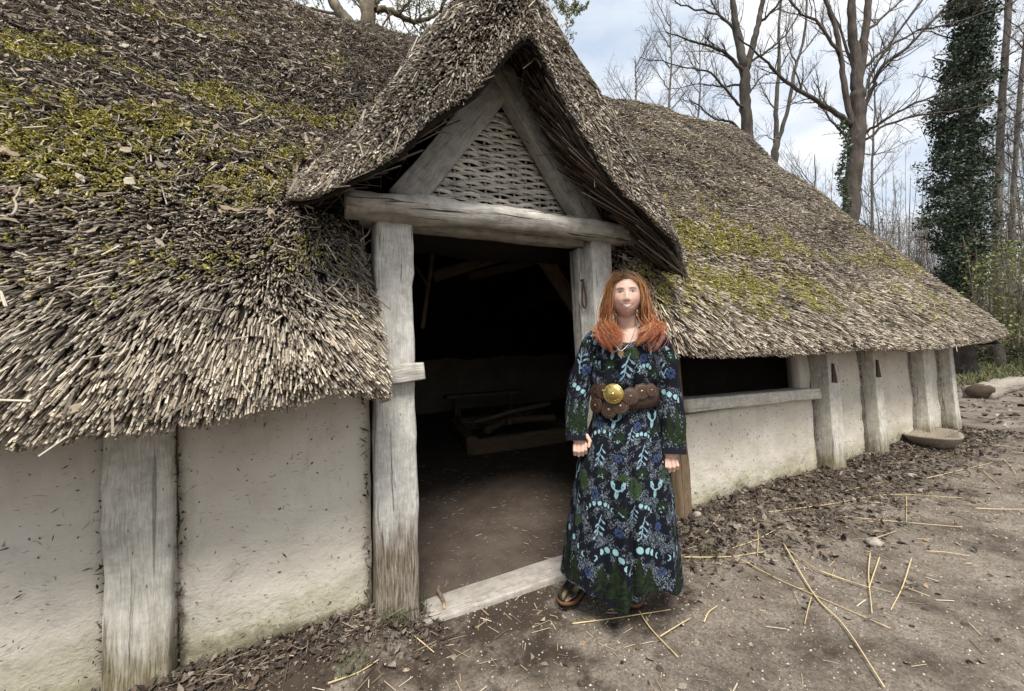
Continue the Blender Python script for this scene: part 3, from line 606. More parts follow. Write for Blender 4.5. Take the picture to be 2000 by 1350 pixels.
# gablet reeds
mb_r = MB()
def plant_d(n, wmin, wmax, rad, lo, spread=0.12):
    q = RNG.uniform(-1, 1, n); w = RNG.uniform(wmin, wmax, n); P = dorm_pt(q, w); e = 0.01
    tq = unit(dorm_pt(np.clip(q+e, -1, 1), w)-dorm_pt(np.clip(q-e, -1, 1), w)); tw = unit(dorm_pt(q, np.clip(w+e, 0, 2))-dorm_pt(q, np.clip(w-e, 0, 2)))
    N = unit(np.cross(tq, tw)); N = np.where((N[:, 2]-N[:, 1] < 0)[:, None], -N, N)
    sg = np.where(q < 0, -1.0, 1.0)[:, None]
    down = tq*sg; fwd = -tw; front = (1-smooth(0.0, 1.0, w))[:, None]
    mixf = 0.10+0.55*front*(0.45+0.55*(1-smooth(0.0, 0.35, np.abs(q))))[:, ] if False else 0.12+0.45*front
    D = unit(down*(1-mixf)+fwd*mixf+RNG.normal(0, spread, (n, 3))); lift = np.radians(np.abs(RNG.normal(13, 7, n))+18*front[:, 0])[:, None]
    D = D*np.cos(lift)+N*np.sin(lift)
    c = np.where((RNG.random(n) < 0.5)[:, None], pick(GREY, n), pick(REED, n, [.14, .22, .22, .14, .16, .12]))
    c = c*(0.55+0.4*fld(P, 6, 5))[:, None]; ms = moss_amount(P, 'D'); g = RNG.random(n) < ms*0.4
    c = np.where(g[:, None], np.array([0.20, 0.18, 0.05])*RNG.uniform(0.5, 1.2, (n, 1)), c)
    ok = in_view(P); reeds(mb_r, (P+N*RNG.uniform(-0.004, 0.022, (n, 1)))[ok], D[ok], RNG.uniform(*lo, n)[ok], (RNG.uniform(0.75, 1.25, n)*rad)[ok], np.clip(c, 0, 0.8)[ok], 3)
plant_d(26000, 0.0, 1.0, 0.0038, (0.05, 0.10)); plant_d(11000, 1.0, 2.0, 0.0045, (0.05, 0.10), 0.25)
plant_d(5000, 0.0, 0.10, 0.0036, (0.05, 0.11), 0.2)
# ridge cap wisps at the peak
n = 420; P = np.stack([XC+RNG.normal(0, 0.10, n), YF+RNG.uniform(-0.03, 0.45, n), np.zeros(n)], -1); P[:, 2] = dorm_z(P[:, 0])-np.clip((0.05-P[:, 1])/0.45, 0, 1)**2*0.36+0.02
D = np.stack([RNG.normal(0, 0.8, n), RNG.uniform(-0.8, -0.1, n), RNG.uniform(-0.7, 0.1, n)], -1); D[:, 2] = -np.abs(D[:, 0])*1.2-0.1; reeds(mb_r, P, D, RNG.uniform(0.05, 0.14, n), 0.004, pick(GREY*1.25, n), 3)
mb_r.build('gablet_reeds', m_reed, roof, False, 'stuff')
# soffit of the gablet: long brown stems seen from below
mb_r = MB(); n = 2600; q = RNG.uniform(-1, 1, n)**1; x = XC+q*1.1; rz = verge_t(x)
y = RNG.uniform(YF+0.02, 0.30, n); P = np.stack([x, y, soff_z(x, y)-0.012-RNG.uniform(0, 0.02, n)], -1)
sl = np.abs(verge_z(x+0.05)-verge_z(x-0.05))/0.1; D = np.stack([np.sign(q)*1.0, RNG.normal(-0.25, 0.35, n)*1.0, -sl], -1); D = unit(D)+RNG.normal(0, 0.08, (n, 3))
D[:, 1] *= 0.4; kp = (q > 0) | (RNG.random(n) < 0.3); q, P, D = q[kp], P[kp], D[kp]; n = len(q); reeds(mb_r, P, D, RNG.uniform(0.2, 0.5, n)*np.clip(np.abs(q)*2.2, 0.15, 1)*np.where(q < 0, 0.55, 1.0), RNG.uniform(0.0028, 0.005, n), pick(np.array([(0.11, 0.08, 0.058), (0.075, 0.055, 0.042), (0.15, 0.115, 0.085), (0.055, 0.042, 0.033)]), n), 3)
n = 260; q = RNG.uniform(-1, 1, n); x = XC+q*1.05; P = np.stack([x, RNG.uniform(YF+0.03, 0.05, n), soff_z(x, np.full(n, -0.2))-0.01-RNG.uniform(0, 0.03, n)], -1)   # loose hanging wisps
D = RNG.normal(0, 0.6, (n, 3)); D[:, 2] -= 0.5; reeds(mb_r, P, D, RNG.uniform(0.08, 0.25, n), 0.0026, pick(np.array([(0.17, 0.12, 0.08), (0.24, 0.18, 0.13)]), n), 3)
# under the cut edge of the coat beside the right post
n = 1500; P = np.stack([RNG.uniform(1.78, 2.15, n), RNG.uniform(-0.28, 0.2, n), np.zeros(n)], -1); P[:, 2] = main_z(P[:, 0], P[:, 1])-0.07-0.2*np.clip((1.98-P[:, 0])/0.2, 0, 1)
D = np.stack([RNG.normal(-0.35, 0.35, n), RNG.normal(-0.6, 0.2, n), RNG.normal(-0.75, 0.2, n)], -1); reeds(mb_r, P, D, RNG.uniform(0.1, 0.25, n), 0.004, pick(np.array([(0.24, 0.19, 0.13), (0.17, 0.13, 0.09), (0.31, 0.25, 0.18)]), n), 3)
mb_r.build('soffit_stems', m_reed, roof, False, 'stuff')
for sg in (-1, 1):      # bundled hazel binding along the verge
    b = MB()
    for k in range(16):
        t0 = random.uniform(0.35, 0.7); t1 = random.uniform(0.85, 1.0); yy = random.uniform(-0.30, -0.12); dz = random.uniform(-0.06, 0.02); pts = []
        for t in np.linspace(t0, t1, 6):
            xx = XC+sg*t*1.1; pts.append((xx, yy+random.uniform(-.02, .02), float(soff_z(np.array(xx), np.array(yy)))+0.01+dz*0.5+random.uniform(-.015, .015)))
        cc = np.array((0.12, 0.075, 0.05))*random.uniform(0.6, 1.5); tube(b, catmull(pts, 14), 0.0055, 5, cc)
    b.build('hazel_binding', m_withy, roof)
# spars poking out of the soffit
for px, py, dx, dy in ((1128, 250, -10, 4), (1196, 352, -14, 7), (1285, 425, -18, 5), (1050, 105, 8, -12)):
    p0 = on_y(px, py, -0.30); p1 = on_y(px+dx*1.6, py+dy*1.6, -0.12); one_beam('spar', m_raw, roof, p0, p1, 0.022, 0.022, nseg=4, seed=px)
# cut reed edge around the lintel end, left: frayed stems tinted with the hollow's shade
mb_r = MB(); n = 380; P = np.stack([RNG.uniform(-0.08, 0.22, n), RNG.uniform(-0.28, 0.12, n), np.zeros(n)], -1); P[:, 2] = main_z(P[:, 0], P[:, 1])+RNG.uniform(-0.02, 0.03, n)
D = np.stack([RNG.normal(0.35, 0.5, n), RNG.normal(-0.6, 0.3, n), RNG.normal(-0.45, 0.35, n)], -1); reeds(mb_r, P, D, RNG.uniform(0.05, 0.14, n), 0.0028, pick(GREY*0.7, n), 3)
mb_r.build('frayed_stems', m_reed, roof, False, 'stuff')
# moss tufts
b = MB()
def moss(P, N, ms, n, seed):
    i = RNG.choice(len(P), n, p=(ms+1e-9)**0.8/((ms+1e-9)**0.8).sum()); C0 = P[i]+RNG.normal(0, 0.006, (n, 3)); Nn = N[i]
    for k in range(5):
        D = Nn+RNG.normal(0, 0.75, (n, 3)); L_ = RNG.uniform(0.007, 0.019, n); c = np.where((RNG.random(n) < 0.55)[:, None], (0.42, 0.375, 0.10), (0.25, 0.22, 0.07))*RNG.uniform(0.55, 1.35, (n, 1))
        reeds(b, C0+unit(D)*(L_+0.006)[:, None]+RNG.normal(0, 0.006, (n, 3)), D, L_, RNG.uniform(0.0022, 0.0045, n), c, 3)
moss(np.vstack([PLf, P2]), np.vstack([NLf, N2]), np.concatenate([msL, ms2]), 4200, 1); moss(np.vstack([PRf, P3]), np.vstack([NRf, N3]), np.concatenate([msR, ms3]), 4600, 2)
b.build('moss', m_moss, roof, False, 'stuff')
# dry leaves, bark and stem chips lying on the thatch
b = MB()
def chips(P, N, n, w):
    i = RNG.choice(len(P), n, p=w/w.sum()); s = RNG.uniform(0.006, 0.017, n)*RNG.choice([1, 1, 1, 1.8], n)
    c = pick(np.array([(0.34, 0.285, 0.22), (0.28, 0.22, 0.16), (0.22, 0.165, 0.115), (0.36, 0.32, 0.26), (0.16, 0.12, 0.09)]), n)
    flakes(b, P[i], N[i], s*1.25, s*RNG.uniform(0.25, 0.7, n), c, 0.3, 0.022)
Pa, Na = np.vstack([PLf, P2]), np.vstack([NLf, N2]); chips(Pa, Na, 2300, 0.04+smooth(1.6, 2.3, Pa[:, 2])); Pb, Nb = np.vstack([PRf, P3]), np.vstack([NRf, N3]); chips(Pb, Nb, 2600, 0.06+smooth(1.5, 2.2, Pb[:, 2]))
def stems_on(P, N, T1, T2, n, lmin, lmax, r):
    i = RNG.choice(len(P), n); a = RNG.uniform(0, 6.28, n)[:, None]; D = T1[i]*np.cos(a)+T2[i]*np.sin(a)+N[i]*RNG.normal(0, 0.08, (n, 1))
    reeds(b, P[i]+N[i]*0.028, D, RNG.uniform(lmin, lmax, n), RNG.uniform(0.6, 1.2, n)*r, pick(np.array([(0.52, 0.46, 0.36), (0.40, 0.34, 0.25), (0.3, 0.25, 0.19)]), n), 4)
stems_on(PLf, NLf, TAl, TSl, 90, 0.03, 0.10, 0.0032); stems_on(P2, N2, TA2, TS2, 650, 0.02, 0.08, 0.003); stems_on(PRf, NRf, TAr, TSr, 200, 0.03, 0.12, 0.003); stems_on(P3, N3, TA3, TS3, 400, 0.03, 0.14, 0.0035)
b.build('fallen_chips', m_reed, roof, False, 'stuff')
for px, py, L_ in ((50, 175, 90), (235, 135, 60), (490, 235, 50), (195, 265, 70), (30, 395, 60), (330, 30, 60), (720, 450, 60), (650, 560, 40), (372, 208, 40)):   # longer twigs lying on the coat
    d = ray(px, py); t = 0.5
    for _ in range(400):
        q = CAM+d*t
        if q[1] > -0.45 and q[2] < main_z(q[0], q[1])+0.035: break
        t += 0.01
    a = random.uniform(-0.6, 0.6)+(1.3 if px in (235, 30, 720) else 0.2); pts = []
    for s_ in np.linspace(-0.5, 0.5, 6):
        u_, v_ = px+math.cos(a)*L_*s_+random.uniform(-4, 4), py-math.sin(a)*L_*s_+random.uniform(-4, 4); dd = ray(u_, v_); tt = t-0.25
        for _ in range(120):
            q = CAM+dd*tt
            if q[2] < main_z(q[0], q[1])+0.035: break
            tt += 0.005
        pts.append(q)
    bb = MB(); tube(bb, catmull(pts, 12), np.linspace(0.005, 0.003, 12), 5, np.array((0.36, 0.31, 0.24))*random.uniform(0.7, 1.5)); bb.build('twig', m_reed, roof)
rebase(house, (1.0, 0.0, 0.0))
# ================================================================== things inside the doorway
def thing_at(root, loc): rebase(root, tuple(float(v) for v in loc))
r = empty('bench'); tag(r, 'rough wooden bench on splayed legs in the dark room against the back wall', 'bench'); by = 4.1; bz = 0.78
one_beam('seat', m_raw, r, (1.82, by, bz), (3.2, by, bz-0.01), 0.26, 0.06, seed=50)
for x, dx in ((2.0, -0.06), (2.0, 0.08), (3.0, -0.06), (3.0, 0.07)): one_beam('leg', m_raw, r, (x+dx*1.2, by+dx*1.5, floor_z(by)-0.02), (x, by+dx*0.5, bz-0.02), 0.05, 0.05, (0, 1, 0), seed=int(x*10+dx*100), nseg=6)
thing_at(r, (2.4, by, floor_z(by)))
r = empty('hearth_box'); tag(r, 'low open box of squared timbers on the earth floor inside the house', 'hearth box'); fz = 0.2
for k, (p0, p1, w, hh) in enumerate((((1.62, 2.35, fz+0.09), (2.95, 2.25, fz+0.09), 0.12, 0.20), ((1.60, 2.30, fz+0.10), (1.75, 3.5, fz+0.20), 0.13, 0.22), ((1.7, 3.5, fz+0.2), (3.1, 3.45, fz+0.2), 0.12, 0.2), ((2.98, 2.2, fz+0.1), (3.1, 3.5, fz+0.2), 0.12, 0.2))):
    one_beam('timber', m_raw, r, p0, p1, w, hh, seed=60+k, jit=0.012)
thing_at(r, (2.3, 2.9, fz))
logs = (((1.9, 2.6, 0.42), (2.7, 3.1, 0.52), 0.05), ((2.0, 3.1, 0.45), (2.9, 2.5, 0.5), 0.045), ((2.2, 2.5, 0.5), (2.5, 3.3, 0.62), 0.035), ((1.85, 2.9, 0.5), (2.4, 2.7, 0.62), 0.03), ((2.3, 2.9, 0.58), (3.0, 2.8, 0.66), 0.03))
for k, (p0, p1, rr) in enumerate(logs):
    b = MB(); beam(b, p0, p1, rr*2, rr*2, rnd=0.45, jit=0.008, seed=70+k, nseg=8); tag(b.build('firewood', m_raw), 'dry branch of firewood heaped in the hearth box', 'firewood', 'firewood in the hearth box')

# ================================================================== things on the ground outside
def gnd(u, v): p = on_z(u, v, 0.0); q = on_z(u, v, float(ground_z(p[0], p[1]))); return np.array([q[0], q[1], float(ground_z(q[0], q[1]))])
# carved trough by the corner post
r = empty('dugout_trough'); tag(r, 'shallow dugout wooden trough lying by the corner post of the house', 'trough')
m_tr = mat_wood('trough_wood', (0.24, 0.20, 0.155), (0.36, 0.31, 0.25), 0.6, None, None, 0.7)
c0 = np.array([6.34, -0.17, 0.06]); ax = unit(np.array([1.0, 0.16, 0])); ay = np.array([-ax[1], ax[0], 0]); nu, nv = 44, 15; V = []
hw = 0.40
for sgn in (1, 0):
    for i in range(nu):
        a = 2*np.pi*i/nu; ex = math.cos(a); ey = abs(math.sin(a))**0.85*math.copysign(1, math.sin(a))
        for j in range(nv):
            t = j/(nv-1)
            if sgn: rr = 0.25+0.75*t**0.6; zz = 0.02+0.13*t**1.6+0.035*abs(ex)*t
            else: rr = 0.84*(1-t)+0.01; zz = 0.150+0.035*abs(ex)*(1-t)-0.07*min(1, t*1.6)
            V.append(c0+ax*ex*hw*rr+ay*ey*0.24*rr+np.array([0, 0, zz-0.02]))
b = MB(); i = np.arange(nu)[:, None]; j = np.arange(nv-1)[None]; i2 = (i+1) % nu
q1 = np.stack([i*nv+j, i2*nv+j, i2*nv+j+1, i*nv+j+1], -1).reshape(-1, 4); V = np.array(V)
rim = np.stack([np.arange(nu)*nv+nv-1, ((np.arange(nu)+1) % nu)*nv+nv-1, nu*nv+((np.arange(nu)+1) % nu)*nv, nu*nv+np.arange(nu)*nv], -1)
lg = V-c0; g = np.stack([lg@ax, lg@ay, lg[:, 2]], -1); b.add(V, np.vstack([q1, q1+nu*nv, rim]), None, None, g); b.build('bowl', m_tr, r); thing_at(r, c0)
# fallen log across the path
m_log = mat_wood('bleached_log', (0.30, 0.26, 0.21), (0.44, 0.39, 0.33), 0.9, None, None, 1.0)
r = empty('fallen_log'); tag(r, 'split bleached log lying across the path beyond the house corner', 'log')
l0, l1 = gnd(1912, 778), gnd(1990, 757); l0[2] += 0.12; l1[2] += 0.13
one_beam('trunk', m_log, r, l0, l1, 0.42, 0.30, jit=0.05, rnd=0.4, seed=81, nseg=16); b = MB(); beam(b, l0-(l1-l0)*0.02, l0+(l1-l0)*0.06, 0.4, 0.30, rnd=0.45, jit=0.04, seed=82, nseg=4); b.build('cut_end', m_dark, r); thing_at(r, l0-np.array([0, 0, 0.12]))
# stones
m_stone = mat_plain('flint_and_chalk', (0.33, 0.295, 0.25), 0.9, 0.4, 30, bump=0.5, bd=0.008)
def rock(mb, c, sx, sy, sz, seed):
    V = []; nu, nv = 12, 8
    for i in range(nu):
        for j in range(nv):
            th = 2*np.pi*i/nu; ph = np.pi*j/(nv-1); d = np.array([math.sin(ph)*math.cos(th), math.sin(ph)*math.sin(th), math.cos(ph)])
            k = 1+0.35*mnoise.noise(Vector(d*1.6)+Vector((seed, 0, 0)))+0.15*mnoise.noise(Vector(d*4)+Vector((0, seed, 0))); V.append(c+d*k*np.array([sx, sy, sz]))
    i = np.arange(nu)[:, None]; j = np.arange(nv-1)[None]; i2 = (i+1) % nu
    mb.add(V, np.stack([i*nv+j, i*nv+j+1, i2*nv+j+1, i2*nv+j], -1).reshape(-1, 4))
for k, (u, v, s, lab) in enumerate(((1707, 1063, 0.052, 'pale flint stone with a dark chipped end on the path edge'), (1243, 1100, 0.0, ''), (1800, 962, 0.04, 'small pale stone on the leaf litter near the trough'), (1700, 870, 0.09, 'mossy grey stone at the foot of the middle wall post'), (1362, 1005, 0.035, 'small white pebble by the brown window post'), (1780, 930, 0.045, 'flat whitish stone among the leaves below the notch-marked posts'), (868, 1185, 0.0, ''))):
    if not s: continue
    p = gnd(u, v); b = MB(); s *= 0.78; rock(b, p+np.array([0, 0, s*0.25]), s*1.25, s, s*0.7, k*3.3); tag(b.build('stone', m_stone), lab, 'stone')
# stick on the threshold
m_stick = mat_col('stick_bark', 0.85, 0.3, 60)
b = MB(); P = [gnd(855, 1170), gnd(866, 1185), gnd(868, 1200)]; P = [p+np.array([0, 0, 0.055 if i == 0 else 0.03]) for i, p in enumerate(P)]; tube(b, catmull(P, 10), np.linspace(0.011, 0.009, 10), 7, np.array([(0.16, 0.115, 0.08)]*7+[(0.42, 0.30, 0.18)]*3)); tag(b.build('stick', m_stick), 'short broken stick lying against the door threshold', 'stick')
# straw stalks one can pick out
m_straw = mat_col('straw', 0.6, 0.12, 40, 0.35)
ST = [((1118, 1222), (1200, 1210), (1310, 1198)), ((1240, 1185), (1270, 1230), (1325, 1290)), ((1290, 1250), (1320, 1230), (1348, 1212)), ((1530, 1065), (1590, 1165), (1650, 1230), (1728, 1350)), ((1440, 1095), (1520, 1135), (1590, 1165), (1740, 1232)),
      ((1535, 1075), (1600, 1120), (1690, 1152)), ((1700, 1085), (1697, 1130), (1704, 1205)), ((1718, 1092), (1706, 1130), (1698, 1155)), ((1781, 1096), (1763, 1150), (1740, 1195)), ((1335, 1093), (1420, 1092), (1490, 1083)), ((1430, 1072), (1480, 1055), (1525, 1030)),
      ((1340, 1060), (1380, 1025), (1420, 985)), ((1470, 1005), (1480, 1040), (1480, 1090)), ((1500, 992), (1620, 985), (1740, 970), (1880, 977)), ((1650, 960), (1690, 950), (1726, 940)), ((1640, 1010), (1740, 1022), (1880, 1033)), ((1770, 970), (1771, 1000), (1770, 1025)),
      ((1810, 938), (1870, 922), (1940, 905)), ((1920, 922), (1935, 935), (1948, 947)), ((1880, 862), (1905, 880), (1925, 892)), ((1960, 900), (1975, 915), (1985, 930)), ((1600, 1120), (1660, 1140), (1700, 1155)), ((1700, 1060), (1730, 1050), (1752, 1040)), ((1585, 1170), (1578, 1195), (1572, 1222)),
      ((800, 1240), (820, 1258), (848, 1280)), ((640, 1330), (700, 1300), (740, 1278)), ((1375, 1218), (1385, 1203), (1402, 1187)), ((1810, 1081), (1850, 1085), (1895, 1091)), ((1905, 996), (1950, 997), (2010, 1000)), ((1740, 895), (1800, 893), (1870, 890)), ((1775, 870), (1790, 885), (1805, 905))]
for k, px in enumerate(ST):
    pts = [gnd(u, v)+np.array([0, 0, 0.007+random.uniform(0, 0.012)]) for u, v in px]; b = MB(); m = 6*len(pts); rr = 0.0032 if k != 3 else 0.0042
    c = np.array((0.60, 0.47, 0.25))*random.uniform(0.75, 1.15); tube(b, catmull(pts, m), np.linspace(rr, rr*0.65, m), 6, c)
    if k == 3: lab, g_ = 'longest straw stalk running from a crossing of stalks towards the open path', None
    elif k == 0: lab, g_ = 'thick golden stalk lying in front of the right boot', None
    elif k in (24, 25): lab, g_ = 'straw stalk on the leafy soil beside the tall door post', 'straw by the door post'
    elif k in (1, 2, 26): lab, g_ = 'thin straw stalk on the trodden earth just in front of the boots', 'straw in front of the boots'
    elif k in (9, 10, 11, 12): lab, g_ = 'thin straw stalk on brown leaves beside the dress hem', 'straw beside the dress hem'
    elif k in (4, 5, 21, 23): lab, g_ = 'straw stalk crossing or touching the longest stalk on the path', 'straw crossing the longest stalk'
    elif k in (6, 7, 8, 22): lab, g_ = 'short straw stalk on the bare path below the pale flint stone', 'straw near the flint stone'
    elif k in (13, 14, 15, 16): lab, g_ = 'straw stalk on the leaf litter between the flint stone and the notch-marked posts', 'straw on the litter below the posts'
    elif k in (19, 29, 30): lab, g_ = 'straw stalk lying against or below the wooden trough', 'straw around the trough'
    else: lab, g_ = 'straw stalk lying far out on the pale open path', 'straw on the open path'
    tag(b.build('straw_stalk', m_straw), lab, 'straw', g_)
# leaf litter, chips, grit and fine straw
m_leaf = mat_col('dead_leaves', 0.75, 0.3, 120, 0.25)
LEAF = np.array([(0.085, 0.066, 0.051), (0.12, 0.095, 0.074), (0.06, 0.047, 0.038), (0.165, 0.135, 0.106), (0.042, 0.034, 0.028), (0.25, 0.21, 0.17), (0.11, 0.078, 0.056)])
def scatter(n, x0, x1, yf):
    x = RNG.uniform(x0, x1, n); y = yf(x, n); return np.stack([x, y, ground_z(x, y)], -1)
def litter(mb, P, smin, smax, pal, lift=0.006, ratio=(0.4, 0.8), curl=0.35, lw=None):
    n = len(P); N = unit(np.stack([RNG.normal(0, 0.3, n), RNG.normal(0, 0.3, n), np.ones(n)], -1)); s = RNG.uniform(smin, smax, n); flakes(mb, P, N, s, s*RNG.uniform(*ratio, n), pick(pal, n), curl, 0.0); 
b = MB()
def strip_R(x, n): w = np.interp(x, [2.0, 2.6, 4, 6, 8], [0.35, 0.62, 0.62, 0.5, 0.35]); return 0.015-np.abs(RNG.normal(0, 0.55, n))*w
P = scatter(11000, 1.95, 8.2, strip_R); P[:, 2] += RNG.uniform(0.0, 0.02, len(P)); litter(b, P, 0.004, 0.013, LEAF, ratio=(0.2, 0.7))
P = scatter(3600, 1.95, 8.2, strip_R); P[:, 2] += RNG.uniform(0.004, 0.03, len(P)); litter(b, P, 0.013, 0.034, LEAF, ratio=(0.35, 0.7), curl=0.6)
P = scatter(2600, -1.4, 0.5, lambda x, n: 0.012-np.abs(RNG.normal(0, 0.14, n))); P[:, 2] += RNG.uniform(0.0, 0.016, len(P)); litter(b, P, 0.003, 0.010, LEAF, ratio=(0.2, 0.7))
P = scatter(800, -1.4, 0.5, lambda x, n: 0.012-np.abs(RNG.normal(0, 0.14, n))); P[:, 2] += RNG.uniform(0.004, 0.022, len(P)); litter(b, P, 0.010, 0.026, LEAF, ratio=(0.35, 0.7), curl=0.6)
P = scatter(900, -0.6, 9.0, lambda x, n: -0.2-np.abs(RNG.normal(0, 0.9, n))); P[:, 2] += 0.005; litter(b, P, 0.006, 0.022, np.vstack([LEAF, [(0.35, 0.28, 0.21), (0.30, 0.2, 0.13)]]))
P = scatter(5200, 7.4, 30, lambda x, n: RNG.uniform(-2.5, 6, n)); P[:, 2] += 0.008; litter(b, P, 0.02, 0.07, np.vstack([LEAF, LEAF*1.8]))
b.build('leaf_litter', m_leaf, None, False, 'stuff'); bpy.data.objects['leaf_litter']['label'] = 'brown fallen leaves banked along the foot of the wall'; bpy.data.objects['leaf_litter']['category'] = 'leaves'
b = MB(); n = 9000; x = RNG.uniform(-0.8, 6.5, n); y = RNG.uniform(-2.0, -0.02, n); P = np.stack([x, y, ground_z(x, y)+0.001], -1); s = RNG.uniform(0.002, 0.0062, n)
N = unit(np.stack([RNG.normal(0, 0.25, n), RNG.normal(0, 0.25, n), np.ones(n)], -1)); A = unit(np.cross(N, RNG.normal(size=(n, 3)))); B_ = np.cross(N, A)
V = np.stack([P+A*s[:, None]*1.3, P+B_*s[:, None], P-A*s[:, None], P-B_*s[:, None]*0.8, P+N*s[:, None]*0.9], 1).reshape(-1, 3); o_ = (np.arange(n)*5)[:, None]
T = np.concatenate([o_+np.array([[0, 1, 4]]), o_+np.array([[1, 2, 4]]), o_+np.array([[2, 3, 4]]), o_+np.array([[3, 0, 4]])])
b.add(V, None, T, np.repeat(pick(np.array([(0.42, 0.37, 0.30), (0.26, 0.22, 0.18), (0.16, 0.13, 0.105), (0.52, 0.47, 0.39), (0.12, 0.095, 0.075)]), n), 5, axis=0)); b.build('grit', m_leaf, None, False, 'stuff')
b = MB(); n = 900; x = RNG.uniform(-0.6, 8.0, n); y = -np.abs(RNG.normal(0, 0.65, n))-0.03; P = np.stack([x, y, ground_z(x, y)+0.006], -1); a = RNG.uniform(0, 6.28, n)
reeds(b, P, np.stack([np.cos(a), np.sin(a), RNG.normal(0, 0.06, n)], -1), RNG.uniform(0.015, 0.10, n), RNG.uniform(0.0011, 0.0022, n), pick(np.array([(0.50, 0.40, 0.24), (0.36, 0.28, 0.17), (0.22, 0.17, 0.12), (0.55, 0.48, 0.34)]), n), 3)
n = 500; x = RNG.uniform(0.45, 2.2, n); y = RNG.uniform(0.12, 2.2, n); P = np.stack([x, y, floor_z(y)+0.006], -1); a = RNG.uniform(0, 6.28, n); reeds(b, P, np.stack([np.cos(a), np.sin(a), 0*a], -1), RNG.uniform(0.01, 0.05, n), 0.0018, pick(np.array([(0.40, 0.33, 0.22), (0.22, 0.17, 0.12)]), n), 3)
n = 3800; x = np.where(RNG.random(n) < 0.8, RNG.uniform(1.95, 8.2, n), RNG.uniform(-1.3, 0.5, n)); y = np.where(x > 1, strip_R(x, n), 0.012-np.abs(RNG.normal(0, 0.14, n))); P = np.stack([x, y, ground_z(x, y)+RNG.uniform(0.003, 0.026, n)], -1); a = RNG.uniform(0, 6.28, n)
reeds(b, P, np.stack([np.cos(a), np.sin(a), RNG.normal(0, 0.12, n)], -1), RNG.uniform(0.02, 0.12, n), RNG.uniform(0.001, 0.0026, n), pick(np.array([(0.10, 0.075, 0.055), (0.16, 0.125, 0.09), (0.06, 0.045, 0.036), (0.24, 0.19, 0.14)]), n), 3)
b.build('straw_chaff', m_straw, None, False, 'stuff')
# grass tufts
m_grass = mat_col('grass_blades', 0.6, 0.2, 80, 0.3)
def blades(mb, c, n, rad, hmin, hmax, pal, w=0.0022):
    for k in range(n):
        a = random.uniform(0, 6.28); rr = rad*math.sqrt(random.random()); p = np.array([c[0]+rr*math.cos(a), c[1]+rr*math.sin(a), 0]); p[2] = float(ground_z(p[0], p[1]))-0.003; hh = random.uniform(hmin, hmax); d = random.uniform(0, 6.28); ln = random.uniform(0.2, 0.9)*hh
        P = [p, p+np.array([math.cos(d)*ln*0.25, math.sin(d)*ln*0.25, hh*0.6]), p+np.array([math.cos(d)*ln, math.sin(d)*ln, hh*random.uniform(0.55, 1.0)])]
        tube(mb, catmull(P, 5), np.array([w, w, w*0.8, w*0.5, w*0.15]), 3, np.array(random.choice(pal))*random.uniform(0.7, 1.3), False, 0.4)
GP = [(0.07, 0.10, 0.03), (0.10, 0.13, 0.045), (0.05, 0.075, 0.025), (0.20, 0.18, 0.09)]
for u, v, nn, lab in ((770, 1212, 90, 'fresh green grass tuft at the foot of the tall door post'), (812, 1192, 60, 'short green grass tuft between the door post and the threshold'), (690, 1290, 40, 'thin grass tuft among leaves in front of the left wall panel'), (1868, 852, 90, 'mossy grass tuft at the foot of the corner post'), (1385, 1088, 30, 'low green tuft in the leaf litter beside the dress hem')):
    b = MB(); p = gnd(u, v); blades(b, p, nn, 0.06, 0.03, 0.10, GP); tag(b.build('grass_tuft', m_grass, None, False), lab, 'grass')
b = MB()   # grassy bank beyond the path
n = 16000; x = RNG.uniform(16, 40, n); y = RNG.uniform(1.6, 14, n); k = y > (0.9+0.09*(x-16)+0.6*np.sin(x)); x, y = x[k], y[k]; n = len(x); P = np.stack([x, y, ground_z(x, y)], -1); D = np.stack([RNG.normal(0, 0.5, n), RNG.normal(0, 0.5, n), np.ones(n)], -1); ln = RNG.uniform(0.06, 0.26, n)
reeds(b, P+unit(D)*ln[:, None], D, ln, RNG.uniform(0.008, 0.02, n), pick(np.array([(0.09, 0.11, 0.035), (0.12, 0.125, 0.045), (0.17, 0.14, 0.075), (0.06, 0.075, 0.025)]), n), 3)
o = b.build('bank_grass', m_grass, None, False, 'stuff')
